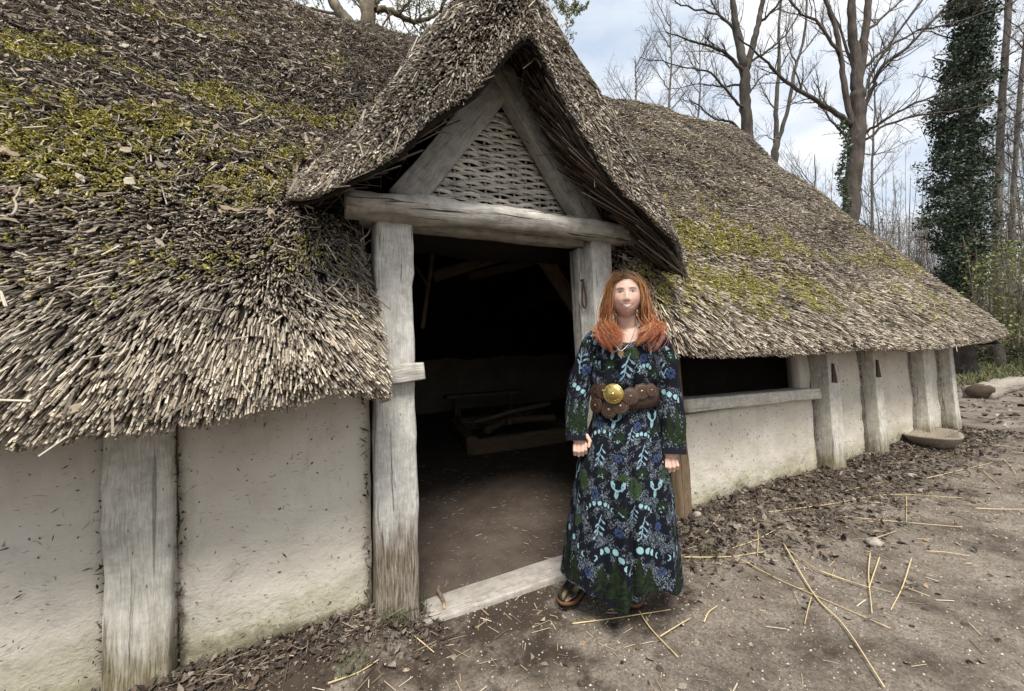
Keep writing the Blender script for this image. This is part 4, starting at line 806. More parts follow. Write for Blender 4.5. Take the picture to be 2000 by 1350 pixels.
# ================================================================== trees behind
n = NT('grey_bark'); c_ = n.attr('Col').outputs['Color']; p = n.pos(); f1 = n.noise(n.map(p, (9, 9, 2.2)), 1.0, 6, 0.65); f2 = n.noise(p, 2.4, 5, 0.6)
k_ = n.mix(1.0, n.ramp(f1, (0.3, 0.55), (0.7, 1.35)), n.ramp(f2, (0.3, 0.75), (0.7, 1.3)), 'MULTIPLY'); m_bark = n.fin(n.mix(n.ramp(n.noise(p, 5, 5), (0.58, 0.0), (0.7, 0.35)), n.mix(1.0, c_, k_, 'MULTIPLY'), (0.17, 0.18, 0.12)), 0.92, n.bump(f1, 0.9, 0.05), 0.12)
m_bud = mat_col('young_leaves', 0.6, 0.2, 30, 0.3)
m_ivy = mat_col('ivy_leaves', 0.45, 0.25, 30, 0.4)
class Tree:
    def __init__(s, name, label, t, bark=(0.17, 0.145, 0.12), seed=1, group=None, cat='tree'):
        s.t = t; s.bark = np.array(bark); s.tr = MB(); s.br = MB(); s.lf = MB(); s.r = random.Random(seed); s.name = name; s.root = tag(empty(name), label, cat, group); s.base = None; s.nl = 0
    def col(s): return s.bark*s.r.uniform(0.75, 1.2)
    def pix(s, pts, dz=0.0):
        n = len(pts); return np.array([at_depth(u, v, s.t+dz*i/max(1, n-1)) for i, (u, v) in enumerate(pts)])
    def trunk(s, pts, r0, r1, n=10):
        P = s.pix(pts); top = P[0].copy(); g = float(ground_z(top[0], top[1]))
        if top[2] > g+0.3 and s.base is None: P = np.vstack([[top[0]+(top[0]-P[1][0])*0.3, top[1]+(top[1]-P[1][1])*0.3, g-0.1], P]); 
        if s.base is None: s.base = np.array([P[0][0], P[0][1], g])
        m = len(P)*5; C = catmull(P, m); w = np.array([[s.r.gauss(0, 0.012) for _ in range(3)] for _ in range(m)]); C = C+w; R = np.linspace(r0, r1, m)*np.array([1+s.r.gauss(0, 0.035) for _ in range(m)])
        if not s.tr.n: R[0] *= 1.4; R[1] *= 1.15
        cc = np.array([s.bark*(1+s.r.gauss(0, 0.12)) for _ in range(m)]); tube(s.tr, C, R, n, np.clip(cc, 0.02, 1)); return C
    def limb(s, pts, r0, r1, dz=0.0, kids=10, klen=1.3, big=True, lvl=1, buds=False):
        P = s.pix(pts, dz); m = len(P)*4; C = catmull(P, m); C[1:] += np.array([[s.r.gauss(0, 0.02) for _ in range(3)] for _ in range(m-1)])
        tube(s.br, C, np.linspace(r0, r1, m), 6, s.col()); s.spawn(C, np.linspace(r0, r1, m), int(kids*1.7), klen, lvl, buds)
    def spawn(s, C, R, kids, klen, lvl, buds=False, lo=0.15):
        m = len(C)
        for k in range(kids):
            f = lo+(1-lo)*(k+s.r.random())/kids; i = min(m-2, int(f*(m-1))); T = unit(C[i+1]-C[i]); q = np.array([s.r.gauss(0, 1) for _ in range(3)]); q = unit(q-T*np.dot(q, T))
            d = unit(T*s.r.uniform(0.5, 1.0)+q*s.r.uniform(0.5, 1.0)+np.array([0, 0, 0.25])); s.twig(C[i], d, klen*s.r.uniform(0.5, 1.1)*(1.15-0.5*f), max(0.004, R[i]*s.r.uniform(0.3, 0.5)), lvl, buds)
    def twig(s, p, d, ln, r, lvl, buds):
        m = 6 if lvl > 0 else 4; P = [np.array(p)]; dd = np.array(d)
        for k in range(m-1):
            dd = unit(dd+np.array([s.r.gauss(0, 0.16), s.r.gauss(0, 0.16), s.r.gauss(0.05, 0.14)])); P.append(P[-1]+dd*ln/(m-1))
        P = np.array(P); R = np.linspace(r, max(0.0022*s.t/12, r*0.25), m); tube(s.br, P, R, 4 if r > 0.012 else 3, s.col(), False)
        if lvl > 0: s.spawn(P, R, s.r.randint(5, 8), ln*0.55, lvl-1, buds, 0.2)
        elif buds:
            for k in range(s.r.randint(2, 4)): s.bud(P[-1-min(m-2, k)])
    def bud(s, c, size=0.022):
        n = 4; N = RNG.normal(size=(n, 3)); N = unit(N); A = unit(np.cross(N, RNG.normal(size=(n, 3)))); B_ = np.cross(N, A); cc = c+RNG.normal(0, size*0.7, (n, 3)); z = RNG.uniform(0.6, 1.2, (n, 1))*size
        V = np.stack([cc-A*z, cc-B_*z*0.5, cc+A*z, cc+B_*z*0.5], 1).reshape(-1, 3); s.lf.add(V, np.arange(n*4).reshape(-1, 4), None, np.repeat(pick(np.array([(0.20, 0.24, 0.06), (0.27, 0.28, 0.10), (0.16, 0.17, 0.06)]), n), 4, axis=0)); s.nl += n
    def leaves(s, P, size, pal, mat=None):
        n = len(P); N = unit(RNG.normal(size=(n, 3))+np.array([0, -0.3, 0.5])); A = unit(np.cross(N, RNG.normal(size=(n, 3)))); B_ = np.cross(N, A); z = (RNG.uniform(0.6, 1.3, n)*size)[:, None]
        V = np.stack([P-A*z, P-B_*z*0.7+N*z*0.15, P+A*z*1.1, P+B_*z*0.7+N*z*0.15], 1).reshape(-1, 3); s.lf.add(V, np.arange(n*4).reshape(-1, 4), None, np.repeat(pick(pal, n), 4, axis=0)); s.nl += n
    def done(s, leaf_mat=None, leaf_name='foliage'):
        if s.tr.n: s.tr.build('trunk', m_bark, s.root)
        if s.br.n: s.br.build('branches', m_bark, s.root, True, 'stuff')
        if s.nl: s.lf.build(leaf_name, leaf_mat or m_bud, s.root, False, 'stuff')
        rebase(s.root, tuple(float(v) for v in s.base))
SYC = (0.085, 0.074, 0.063)
T = Tree('bare_tree', 'bare grey tree with a forked crown rising behind the far end of the roof ridge', 13, SYC, 3)
T.trunk([(1464, 430), (1460, 270), (1456, 200), (1453, 130)], 0.20, 0.15); T.trunk([(1453, 135), (1443, 80), (1435, 30), (1426, -60), (1420, -200)], 0.14, 0.05); T.trunk([(1456, 140), (1470, 90), (1482, 40), (1492, -20), (1500, -160)], 0.12, 0.05)
for pts, r0, r1, dz, kd, kl in (([(1456, 145), (1420, 105), (1390, 92), (1350, 82), (1300, 62)], 0.07, 0.015, -1.0, 11, 1.2), ([(1458, 262), (1425, 238), (1395, 232), (1360, 205), (1330, 195)], 0.05, 0.012, 0.8, 9, 0.9),
    ([(1454, 215), (1425, 185), (1385, 142), (1340, 130), (1250, 110)], 0.05, 0.01, -1.5, 11, 1.2), ([(1447, 100), (1425, 50), (1400, 20), (1370, -40)], 0.05, 0.02, 1.0, 8, 1.2), ([(1463, 120), (1500, 100), (1540, 60), (1570, 0)], 0.05, 0.012, 0.7, 9, 1.1),
    ([(1440, 60), (1400, 30), (1330, 10), (1300, -30)], 0.045, 0.012, 0.5, 9, 1.1), ([(1478, 50), (1520, 10), (1540, -50)], 0.05, 0.015, -0.5, 7, 1.1), ([(1455, 165), (1420, 170), (1370, 165), (1300, 175)], 0.04, 0.008, 0.4, 9, 0.9), ([(1456, 190), (1490, 150), (1530, 135)], 0.035, 0.008, 0.6, 7, 0.8)): T.limb(pts, r0, r1, dz, kd, kl)
T.done()
T = Tree('bare_tree', 'bare twin-stemmed tree with wide spreading limbs and ivy creeping on one flank', 12, (0.095, 0.079, 0.067), 5)
T.trunk([(1652, 520), (1664, 385), (1672, 290), (1675, 225), (1676, 180)], 0.25, 0.20); T.trunk([(1676, 190), (1672, 120), (1664, 60), (1664, -30), (1660, -200)], 0.17, 0.07); T.trunk([(1678, 165), (1686, 90), (1694, 30), (1700, -60), (1702, -200)], 0.13, 0.06); T.trunk([(1668, 255), (1650, 175), (1642, 110), (1630, 50), (1610, -10), (1590, -140)], 0.09, 0.045)
for pts, r0, r1, dz, kd, kl in (([(1662, 245), (1620, 212), (1575, 188), (1530, 155), (1495, 120), (1440, 70)], 0.085, 0.02, -0.8, 13, 1.3), ([(1662, 278), (1632, 245), (1600, 205), (1585, 160)], 0.04, 0.01, 0.6, 8, 0.8), ([(1682, 235), (1705, 170), (1722, 130), (1770, 95), (1830, 30), (1890, -20)], 0.07, 0.02, -1.2, 13, 1.3),
    ([(1686, 262), (1725, 235), (1780, 205), (1850, 180), (1940, 150)], 0.045, 0.012, -1.5, 12, 1.1), ([(1686, 275), (1740, 240), (1810, 222), (1900, 210), (2020, 170)], 0.045, 0.012, 1.0, 12, 1.1), ([(1690, 130), (1740, 90), (1800, 60), (1880, 40), (1990, 0)], 0.05, 0.012, 0.8, 13, 1.2),
    ([(1640, 110), (1600, 50), (1560, 20), (1520, -20)], 0.05, 0.015, -0.6, 10, 1.2), ([(1692, 60), (1740, 20), (1790, -30)], 0.05, 0.015, 0.9, 8, 1.2), ([(1672, 150), (1640, 60), (1600, -30)], 0.05, 0.015, 1.0, 8, 1.1), ([(1676, 205), (1715, 120), (1800, 0), (1830, -60)], 0.05, 0.015, -0.4, 10, 1.2), ([(1680, 300), (1720, 300), (1790, 270)], 0.02, 0.006, 0.2, 7, 0.7)): T.limb(pts, r0, r1, dz, kd, kl)
P = np.array([at_depth(1648+6*math.sin(v*0.05)+RNG.normal(0, 5), v, 11.75+RNG.normal(0, 0.12)) for v in RNG.uniform(230, 470, 900)]); T.leaves(P, 0.045, np.array([(0.035, 0.06, 0.02), (0.05, 0.08, 0.03)])); T.done(m_ivy, 'ivy')
T = Tree('bare_tree', 'slim bare tree forking low between the two large bare trees', 15, (0.12, 0.106, 0.092), 6)
T.trunk([(1514, 380), (1515, 290), (1518, 270)], 0.14, 0.11); T.trunk([(1517, 285), (1516, 210), (1522, 130), (1522, 60), (1530, -60)], 0.09, 0.03); T.trunk([(1518, 280), (1538, 215), (1552, 140), (1570, 70), (1580, -40)], 0.08, 0.03)
for pts, r0, r1 in (([(1517, 220), (1490, 180), (1475, 130)], 0.03, 0.008), ([(1540, 205), (1570, 160), (1600, 120)], 0.03, 0.008), ([(1521, 140), (1545, 90), (1550, 30)], 0.03, 0.008), ([(1555, 130), (1535, 70), (1540, 10)], 0.03, 0.008), ([(1560, 110), (1600, 60), (1610, 0)], 0.03, 0.008), ([(1518, 280), (1490, 265), (1470, 275)], 0.02, 0.006)): T.limb(pts, r0, r1, 0.4, 9, 1.0)
T.done()
for k, (x, lab) in enumerate(((1308, 'fine twigged young tree standing behind the roof ridge beside the gable'), (1240, 'faint slender tree nearest to the right side of the gable peak'), (1365, 'thin leafless sapling between the gable and the first large bare tree'), (1590, 'pale thin tree low behind the roof slope left of the ivy-flanked trunk'), (1705, 'pale straight sapling just right of the ivy-flanked trunk'))):
    T = Tree('young_tree', lab, 21+k, (0.15, 0.135, 0.12), 20+k); top = (20, 110, 60, 300, 60)[k]; base = (330, 330, 340, 430, 480)[k]
    T.trunk([(x, base), (x-2, (base*2+top)/3), (x+3, (base+2*top)/3), (x, top)], 0.12, 0.02, 6)
    for j in range(13 if k != 3 else 6):
        v = base-30-(base-top-40)*(j/13); sg = random.choice((-1, 1)); w = 75*(1-0.5*j/13); T.limb([(x, v), (x+sg*w*0.4, v-30), (x+sg*w, v-85)], 0.032, 0.007, random.uniform(-1.5, 1.5), 7, 1.3)
    T.done()
# tree behind the left ridge, buds breaking
T = Tree('budding_tree', 'mossy forked tree with breaking green buds behind the roof left of the gable', 9, (0.16, 0.135, 0.095), 9)
T.trunk([(714, 200), (717, 75), (720, 20), (724, -60)], 0.19, 0.16); T.trunk([(716, 110), (684, 50), (660, 20), (645, -15), (630, -60)], 0.15, 0.10)
for pts, r0, r1, dz, kd, kl in (([(726, 20), (755, 18), (790, 36), (820, 40), (850, 28), (880, -10)], 0.08, 0.03, 0.4, 12, 0.8), ([(722, 45), (700, 0), (690, -50)], 0.05, 0.02, 0.3, 8, 0.8), ([(728, 60), (760, 80), (800, 88)], 0.02, 0.006, -0.4, 8, 0.5), ([(660, 25), (620, 20), (575, 5), (540, -20)], 0.035, 0.01, 0.2, 10, 0.7), ([(780, 30), (800, 0), (830, -40)], 0.03, 0.01, -0.3, 8, 0.7), ([(735, 10), (770, -20), (800, -60)], 0.04, 0.015, 0.5, 8, 0.8), ([(815, 40), (830, 60), (825, 80)], 0.012, 0.004, 0.1, 5, 0.3),
    ([(880, -60), (1000, -70), (1075, -40), (1100, 5), (1108, 40), (1106, 70)], 0.05, 0.006, -0.5, 12, 0.55), ([(1075, -40), (1095, 5), (1120, 18), (1145, 14)], 0.012, 0.004, 0.0, 9, 0.3)): T.limb(pts, r0, r1, dz, kd, kl, buds=True)
T.done()
# ivy-clad tree
T = Tree('ivy_clad_tree', 'tall trunk entirely clad in dark green ivy at the wood edge', 14, (0.045, 0.038, 0.032), 11)
T.trunk([(1880, 640), (1882, 520), (1884, 300), (1898, 100), (1905, -80), (1908, -220)], 0.3, 0.16)
cen = np.array([(640, 1880, 26), (560, 1880, 40), (500, 1876, 56), (450, 1872, 74), (380, 1872, 80), (330, 1870, 76), (260, 1876, 66), (200, 1884, 66), (140, 1890, 58), (80, 1896, 50), (0, 1898, 50), (-120, 1902, 46), (-220, 1905, 30)][::-1], float)
n = 2300; vv = RNG.uniform(-210, 620, n); vv = vv+5*np.sin(vv*0.11); cx = np.interp(vv, cen[:, 0], cen[:, 1]); w = np.interp(vv, cen[:, 0], cen[:, 2]); cl = []
for v, x, ww in zip(vv, cx, w):
    a = RNG.uniform(0, 6.28); rr = 0.84*math.sqrt(RNG.uniform(0.12, 1))*(1+0.30*math.sin(v*0.06+a*2)+0.15*math.sin(v*0.15+a*3)+RNG.normal(0, 0.10)); c = at_depth(x+ww*rr*math.cos(a), v, 14+ww/53*rr*math.sin(a)); cl.append(c)
cl = np.array(cl); P = np.repeat(cl, 26, axis=0)+RNG.normal(0, 0.11, (n*26, 3))*np.array([1, 1, 0.8]); T.leaves(P, 0.048, np.array([(0.018, 0.034, 0.014), (0.026, 0.046, 0.02), (0.036, 0.06, 0.026), (0.012, 0.024, 0.011)]))
for v in range(40, 520, 45): T.limb([(1884, v), (1884+random.choice((-1, 1))*60, v-20), (1884+random.choice((-1, 1))*100, v-30)], 0.03, 0.006, random.uniform(-0.6, 0.6), 6, 0.6)
T.done(m_ivy, 'ivy')
# slim trunks and thicket at the wood edge
for k, (x0, x1, w, t, lab) in enumerate(((1956, 1950, 0.17, 17, 'straight grey trunk close behind the ivy-clad tree'), (1992, 1975, 0.12, 19, 'slim pale trunk leaning at the wood edge beyond the straight grey trunk'), (2040, 2030, 0.2, 16, 'stout grey trunk deepest in the wood edge beyond the leaning trunk'))):
    T = Tree('woodland_tree', lab, t, (0.13, 0.115, 0.10), 40+k); T.trunk([(x1, 640), (x1-2, 520), ((x0+x1)/2, 300), (x0+8, 100), (x0+20, -80)], w, w*0.6, 8)
    for v in range(-40, 540, 32):
        sg = random.choice((-1, 1)); T.limb([((x0+x1)/2, v), ((x0+x1)/2+sg*35, v-25), ((x0+x1)/2+sg*80, v-60)], 0.035, 0.008, random.uniform(-1.5, 1.5), 8, 1.1)
    T.done()
def shrub(name, lab, t, xs, vb, vt, ns, col, seed, leaf=None, kids=9, kl=0.8, lp=None, r0=0.022):
    T = Tree(name, lab, t, col, seed, cat='shrub'); r = T.r
    for k in range(ns):
        x = r.uniform(*xs); dx = (x-(xs[0]+xs[1])/2)*0.6+r.gauss(0, 14); v1 = r.uniform(vt-25, vt+60); pts = [(x, vb), (x+dx*0.3, vb+(v1-vb)*0.4), (x+dx, v1)]
        if T.base is None: q = at_depth(x, vb, t); T.base = np.array([q[0], q[1], float(ground_z(q[0], q[1]))])
        T.limb(pts, r0, 0.006, r.uniform(-1, 1), kids, kl, lvl=1)
    if leaf is not None:
        n = leaf; x = RNG.normal((xs[0]+xs[1])/2, (xs[1]-xs[0])*0.42, n); v = RNG.uniform(vt, vb, n); P = np.array([at_depth(a, b_, t+RNG.normal(0, 0.5)) for a, b_ in zip(x, v)]); P = P[fld(P, 2.2, seed) > 0.45]; T.leaves(P, 0.05, lp)
    T.done()
shrub('bare_shrub', 'round pale thicket of bare stems between the big trunk and the ivy-clad tree', 18, (1700, 1810), 560, 300, 22, (0.30, 0.26, 0.22), 51)
shrub('bare_shrub', 'small bare bush top peeping over the roof slope left of the ivy-flanked trunk', 18, (1560, 1640), 500, 330, 12, (0.28, 0.25, 0.21), 52)
shrub('bare_shrub', 'spindly thicket just left of the ivy-clad tree foot', 16, (1800, 1850), 640, 430, 12, (0.24, 0.20, 0.16), 53)
shrub('leafing_shrub', 'tangled shrub with fresh yellow-green leaves right of the ivy-clad tree', 13, (1905, 1990), 670, 470, 22, (0.20, 0.17, 0.13), 54, 2600, lp=np.array([(0.16, 0.19, 0.05), (0.10, 0.13, 0.04), (0.20, 0.20, 0.07)]))
shrub('leafing_shrub', 'tall twiggy shrub with sparse green leaves at the outer wood edge', 15, (1975, 2120), 680, 380, 24, (0.22, 0.19, 0.15), 55, 2600, lp=np.array([(0.13, 0.15, 0.05), (0.09, 0.11, 0.04)]))
shrub('bramble', 'low dark bramble mound on the bank beyond the path', 18, (1870, 2080), 705, 640, 26, (0.13, 0.10, 0.075), 56, 9000, lp=np.array([(0.05, 0.07, 0.025), (0.035, 0.05, 0.02), (0.08, 0.09, 0.035), (0.12, 0.10, 0.06)]), kids=6, kl=0.5)
# far wood as one mass of stems and twigs
b = MB(); n = 380; u = RNG.uniform(1680, 2500, n); t = RNG.uniform(26, 48, n)
for k in range(n):
    vt = RNG.uniform(150, 560) if u[k] > 1900 else RNG.uniform(330, 600); p = at_depth(u[k], 690, t[k]); q = at_depth(u[k]+RNG.normal(0, 55), vt, t[k]); m_ = (p+q)/2+RNG.normal(0, 0.5, 3); r_ = RNG.uniform(0.015, 0.07) if vt > 300 else RNG.uniform(0.03, 0.12); p[2] = float(ground_z(p[0], p[1]))-0.2
    tube(b, catmull([p, m_, q], 5), np.linspace(r_, r_*0.25, 5), 3, np.array((0.17, 0.15, 0.13))*RNG.uniform(0.7, 1.2), False)
n = 22000; u = RNG.uniform(1690, 2500, n); t = RNG.uniform(26, 46, n); lim = np.interp(u, [1690, 1850, 1950, 2200, 2500], [430, 420, 200, 60, 40]); v = RNG.uniform(lim, 660); P = CAM+(FW+RT*((u-1000)/F_PX)[:, None]-UP*((v-675)/F_PX)[:, None])*t[:, None]
D = RNG.normal(0, 0.75, (n, 3))+np.array([0, 0, 0.6]); reeds(b, P, D, RNG.uniform(0.4, 1.8, n), RNG.uniform(0.006, 0.013, n), pick(np.array([(0.19, 0.17, 0.145), (0.15, 0.13, 0.11), (0.24, 0.215, 0.19)]), n), 3)
o = b.build('far_wood', m_bark, None, False, 'stuff'); o['label'] = 'distant bare woodland reading as one pale twiggy mass'; o['category'] = 'woodland'
b = MB(); n = 9000; u = RNG.uniform(1700, 2500, n); t = RNG.uniform(22, 40, n); v = RNG.uniform(600, 690, n); P = CAM+(FW+RT*((u-1000)/F_PX)[:, None]-UP*((v-675)/F_PX)[:, None])*t[:, None]; P[:, 2] = np.maximum(P[:, 2], ground_z(P[:, 0], P[:, 1])+0.05)
N = unit(RNG.normal(size=(n, 3))+np.array([0, -0.2, 0.7])); flakes(b, P, N, RNG.uniform(0.05, 0.12, n), RNG.uniform(0.03, 0.08, n), pick(np.array([(0.05, 0.065, 0.025), (0.08, 0.09, 0.04), (0.035, 0.05, 0.02), (0.14, 0.12, 0.08)]), n)); o = b.build('undergrowth', m_ivy, None, False, 'stuff')
# ================================================================== the person
BASE = np.array([1.315, -0.405, 0.0]); tocam = unit(np.array([CAM[0]-BASE[0], CAM[1]-BASE[1], 0])); EY = -tocam; EX = np.array([EY[1], -EY[0], 0]); EX = EX if EX@RT > 0 else -EX
ANG = math.atan2(EX[1], EX[0])
person = empty('person', tuple(BASE), ANG)
tag(person, 'woman with long copper hair by the doorway in a long dark printed dress and belt', 'person')
def lp(u, v, ly=0.0):
    """pixel -> (x, z) in the person's own frame on the plane a distance ly behind the base"""
    d = ray(u, v); o_ = BASE+EY*ly; t = ((o_-CAM)@EY)/(d@EY); q = CAM+d*t-BASE; return np.array([q@EX, q[2]])
def rows(tab, ly=0.0):
    out_ = []
    for (u0, v0), (u1, v1) in tab: a, c = lp(u0, v0, ly), lp(u1, v1, ly); out_.append(((a[0]+c[0])/2, abs(c[0]-a[0])/2, (a[1]+c[1])/2))
    return np.array(out_)
HC2 = lp(1221, 581); HEAD = np.array([HC2[0], -0.02, HC2[1]])
# ---- body: everything joined into one surface by a voxel remesh
raw = MB()
def ball(c, rx, ry=None, rz=None, nu=20, nv=14):
    ry = ry or rx; rz = rz or rx; V = []
    for i in range(nu):
        for j in range(1, nv-1): th = 2*np.pi*i/nu; ph = np.pi*j/(nv-1); V.append((c[0]+rx*math.sin(ph)*math.cos(th), c[1]+ry*math.sin(ph)*math.sin(th), c[2]+rz*math.cos(ph)))
    m = nv-2; V += [(c[0], c[1], c[2]+rz), (c[0], c[1], c[2]-rz)]; i = np.arange(nu)[:, None]; j = np.arange(m-1)[None]; i2 = (i+1) % nu
    T_ = [(nu*m, k*m, ((k+1) % nu)*m) for k in range(nu)]+[(nu*m+1, ((k+1) % nu)*m+m-1, k*m+m-1) for k in range(nu)]
    raw.add(V, np.stack([i*m+j, i*m+j+1, i2*m+j+1, i2*m+j], -1).reshape(-1, 4), T_)
def chain(P, R, n=14, flat=1.0):
    tube(raw, P, R, n, None, True, flat)
    for p, r_ in zip(P, R): ball(p, r_*0.985, nu=12, nv=8)
# head
nu, nv = 110, 90; V = []
th = np.arange(nu)*2*np.pi/nu; ph = np.linspace(0, np.pi, nv)[1:-1]; TH, PH = np.meshgrid(th, ph, indexing='ij')
x = np.sin(PH)*np.cos(TH); y = np.sin(PH)*np.sin(TH); z = np.cos(PH)
HX, HY, HZ = 0.0785, 0.093, 0.117
X = HX*x; Y = HY*y; Zc = HZ*z
jaw = smooth(-0.15, -1.0, z); X = X*(1-0.34*jaw*smooth(0, 1, np.abs(z)))*(1+0.03*np.exp(-((z-0.0)/0.35)**2)); Y = np.where(y > 0, Y*(1-0.30*smooth(-0.2, -0.9, z)), Y*(1-0.06*jaw)); s2_ = np.sqrt(np.clip(1-np.abs(z)**np.where(z < 0, 6.0, 3.2), 0, 1))/np.maximum(np.sin(PH), 1e-3); Y = np.where(y < 0, Y*0.93*np.minimum(s2_, 1.9), Y)
fr = np.clip(-y*1.6, 0, 1); ax_ = np.abs(X); g = lambda cx, cz, sx, sz: np.exp(-((ax_-cx)/sx)**2-((Zc-cz)/sz)**2)
nose = 0.018*np.exp(-(X/(0.0095+0.006*smooth(0.0, -0.035, Zc)))**2)*smooth(0.03, -0.030, Zc)*(1-smooth(-0.030, -0.058, Zc))+0.004*g(0.012, -0.036, 0.007, 0.009)
d_ = nose-0.009*g(0.031, 0.010, 0.015, 0.010)+0.0065*g(0.031, 0.007, 0.010, 0.0065)+0.003*g(0.028, 0.030, 0.02, 0.009)+0.005*g(0.040, -0.028, 0.020, 0.020)+0.006*g(0.0, -0.066, 0.030, 0.026)+0.002*g(0.0, -0.056, 0.024, 0.006)+0.003*g(0.0, -0.075, 0.020, 0.0065)+0.005*g(0.0, -0.098, 0.022, 0.014)-0.003*g(0.036, -0.058, 0.006, 0.014)
Y = Y-d_*fr; V = np.stack([X, Y, Zc], -1).reshape(-1, 3); m = nv-2
V = np.vstack([V, [(0, 0, HZ), (0, -0.02, -HZ)]])
TILT = math.radians(2.0); Rt = np.array([[math.cos(TILT), 0, math.sin(TILT)], [0, 1, 0], [-math.sin(TILT), 0, math.cos(TILT)]]); PCH = math.radians(-4); Rp = np.array([[1, 0, 0], [0, math.cos(PCH), -math.sin(PCH)], [0, math.sin(PCH), math.cos(PCH)]]); RH = Rt@Rp
V = V@RH.T+HEAD; i = np.arange(nu)[:, None]; j = np.arange(m-1)[None]; i2 = (i+1) % nu
raw.add(V, np.stack([i*m+j, i*m+j+1, i2*m+j+1, i2*m+j], -1).reshape(-1, 4), [(nu*m, k*m, ((k+1) % nu)*m) for k in range(nu)]+[(nu*m+1, ((k+1) % nu)*m+m-1, k*m+m-1) for k in range(nu)])
for sg in (-1, 1): ball(HEAD+RH@np.array([sg*0.076, 0.008, -0.004]), 0.009, 0.019, 0.031)
SH = rows([((1160, 664), (1292, 664))])[0]; SHC = SH[0]; SHZ = SH[2]+0.02
chain([HEAD+np.array([0, 0.02, -0.05]), HEAD+np.array([0.0, 0.022, -0.11]), np.array([SHC, 0.02, SHZ+0.05]), np.array([SHC, 0.025, SHZ-0.01])], [0.050, 0.049, 0.056, 0.075], 20)
WA = rows([((1160, 780), (1284, 782))])[0]
tube(raw, [(SHC, 0.02, SHZ+0.045), (SHC, 0.02, SHZ+0.01), (SHC, 0.01, SHZ-0.06), (SHC-0.005, 0.0, SHZ-0.15), (WA[0], 0.0, WA[2]), (WA[0]-0.01, 0.01, WA[2]-0.18), (WA[0]-0.02, 0.01, WA[2]-0.28)], [0.045, 0.068, 0.085, 0.090, 0.082, 0.090, 0.085], 28, None, True, 1.45)
# arms and hands
def arm(pts, hand_c, sg, fl):
    P = [np.array([*lp(u, v)[:1], ly, lp(u, v)[1]]) for u, v, ly in pts]; chain(P, [0.052, 0.044, 0.036, 0.027], 14); w = P[-1]
    pc = np.array([lp(*hand_c)[0], w[1]-0.012, lp(*hand_c)[1]]); d = unit(pc-w); chain([w, w+(pc-w)*0.5, pc], [0.026, 0.027, 0.030], 14)
    ball(pc, 0.040, 0.021, 0.043); side = np.array([1.0, 0, 0])
    for k, (off, l_) in enumerate(((-0.030, 0.070), (-0.010, 0.078), (0.011, 0.073), (0.030, 0.058))):     # four curled fingers
        k0 = pc+side*off*0.95+np.array([0, -0.014, -0.026]); k1 = k0+np.array([sg*0.002, -0.012, -l_*0.42]); k2 = k1+np.array([0, 0.012, -l_*0.30]); k3 = k2+np.array([0, 0.022, -l_*0.02+0.006]); chain([k0, k1, k2, k3], [0.0100, 0.0095, 0.0086, 0.0072], 10)
    t0 = pc+np.array([-sg*fl*0.034, -0.010, 0.018]); t1 = t0+np.array([-sg*fl*0.016, -0.016, -0.024]); t2 = t1+np.array([sg*fl*0.008, -0.010, -0.026]); chain([t0, t1, t2], [0.0125, 0.0105, 0.0085], 10)   # thumb from the side of the palm
    return P, pc
PL_, HL = arm([(1170, 668, 0.02), (1140, 745, 0.03), (1126, 800, -0.01), (1131, 845, -0.05)], (1134, 853), -1, 1)
PR_, HR = arm([(1276, 672, 0.02), (1304, 760, 0.03), (1309, 820, -0.01), (1304, 868, -0.04)], (1303, 882), 1, 1)
# legs into the boots
FT = {}
for key, (u, v, yaw) in dict(right=(1101, 1172, -0.45), left=(1238, 1176, 0.10)).items():
    q = on_z(u, v, 0.03)-BASE; FT[key] = (np.array([q@EX, q@EY, 0.0]), yaw)
for key, hipx in (('right', -0.085), ('left', 0.085)):
    toe, yaw = FT[key]; ank = toe+np.array([-math.sin(yaw)*0.17, math.cos(yaw)*0.17, 0.11]); hip = np.array([WA[0]-0.02+hipx, 0.01, WA[2]-0.26]); knee = (hip+ank)/2+np.array([0, -0.03, 0.03]); chain([hip, knee, knee+(ank-knee)*0.45, ank], [0.082, 0.056, 0.052, 0.036], 14)
rawo = raw.build('body_raw', m_leaf); md = rawo.modifiers.new('r', 'REMESH'); md.mode = 'VOXEL'; md.voxel_size = 0.0026; sm = rawo.modifiers.new('s', 'SMOOTH'); sm.factor = 0.5; sm.iterations = 2
dg = bpy.context.evaluated_depsgraph_get(); me = bpy.data.meshes.new_from_object(rawo.evaluated_get(dg)); bpy.data.objects.remove(rawo)
nvt = len(me.vertices); co = np.zeros(nvt*3, np.float32); me.vertices.foreach_get('co', co); co = co.reshape(-1, 3).astype(float)
hp = (co-HEAD)@RH; hx, hy, hz = hp[:, 0], hp[:, 1], hp[:, 2]; ahx = np.abs(hx); front = (hy < -0.03) & (np.abs(hz) < 0.14)
col = np.tile(np.array([0.60, 0.395, 0.31]), (nvt, 1))*(1+0.05*np.sin(co[:, :1]*130)*np.sin(co[:, 2:]*110))
def tint(mask, c): col[:] = col*(1-mask[:, None])+np.array(c)*mask[:, None]
gg = lambda cx, cz, sx, sz: np.exp(-((ahx-cx)/sx)**2-((hz-cz)/sz)**2)*front
tint(0.35*gg(0.042, -0.032, 0.02, 0.018), (0.56, 0.25, 0.19)); tint(0.35*gg(0.0, -0.034, 0.012, 0.01), (0.56, 0.26, 0.20)); tint(0.25*gg(0.031, -0.012, 0.016, 0.007), (0.36, 0.20, 0.16))
brow = front*np.exp(-((hz-0.0270+11.0*(ahx-0.029)**2-0.10*(ahx-0.03))/0.0030)**2)*smooth(0.011, 0.016, ahx)*(1-smooth(0.046, 0.053, ahx)); tint(0.92*brow, (0.13, 0.070, 0.042))
tint(0.45*gg(0.031, 0.0165, 0.018, 0.0045), (0.34, 0.18, 0.135))
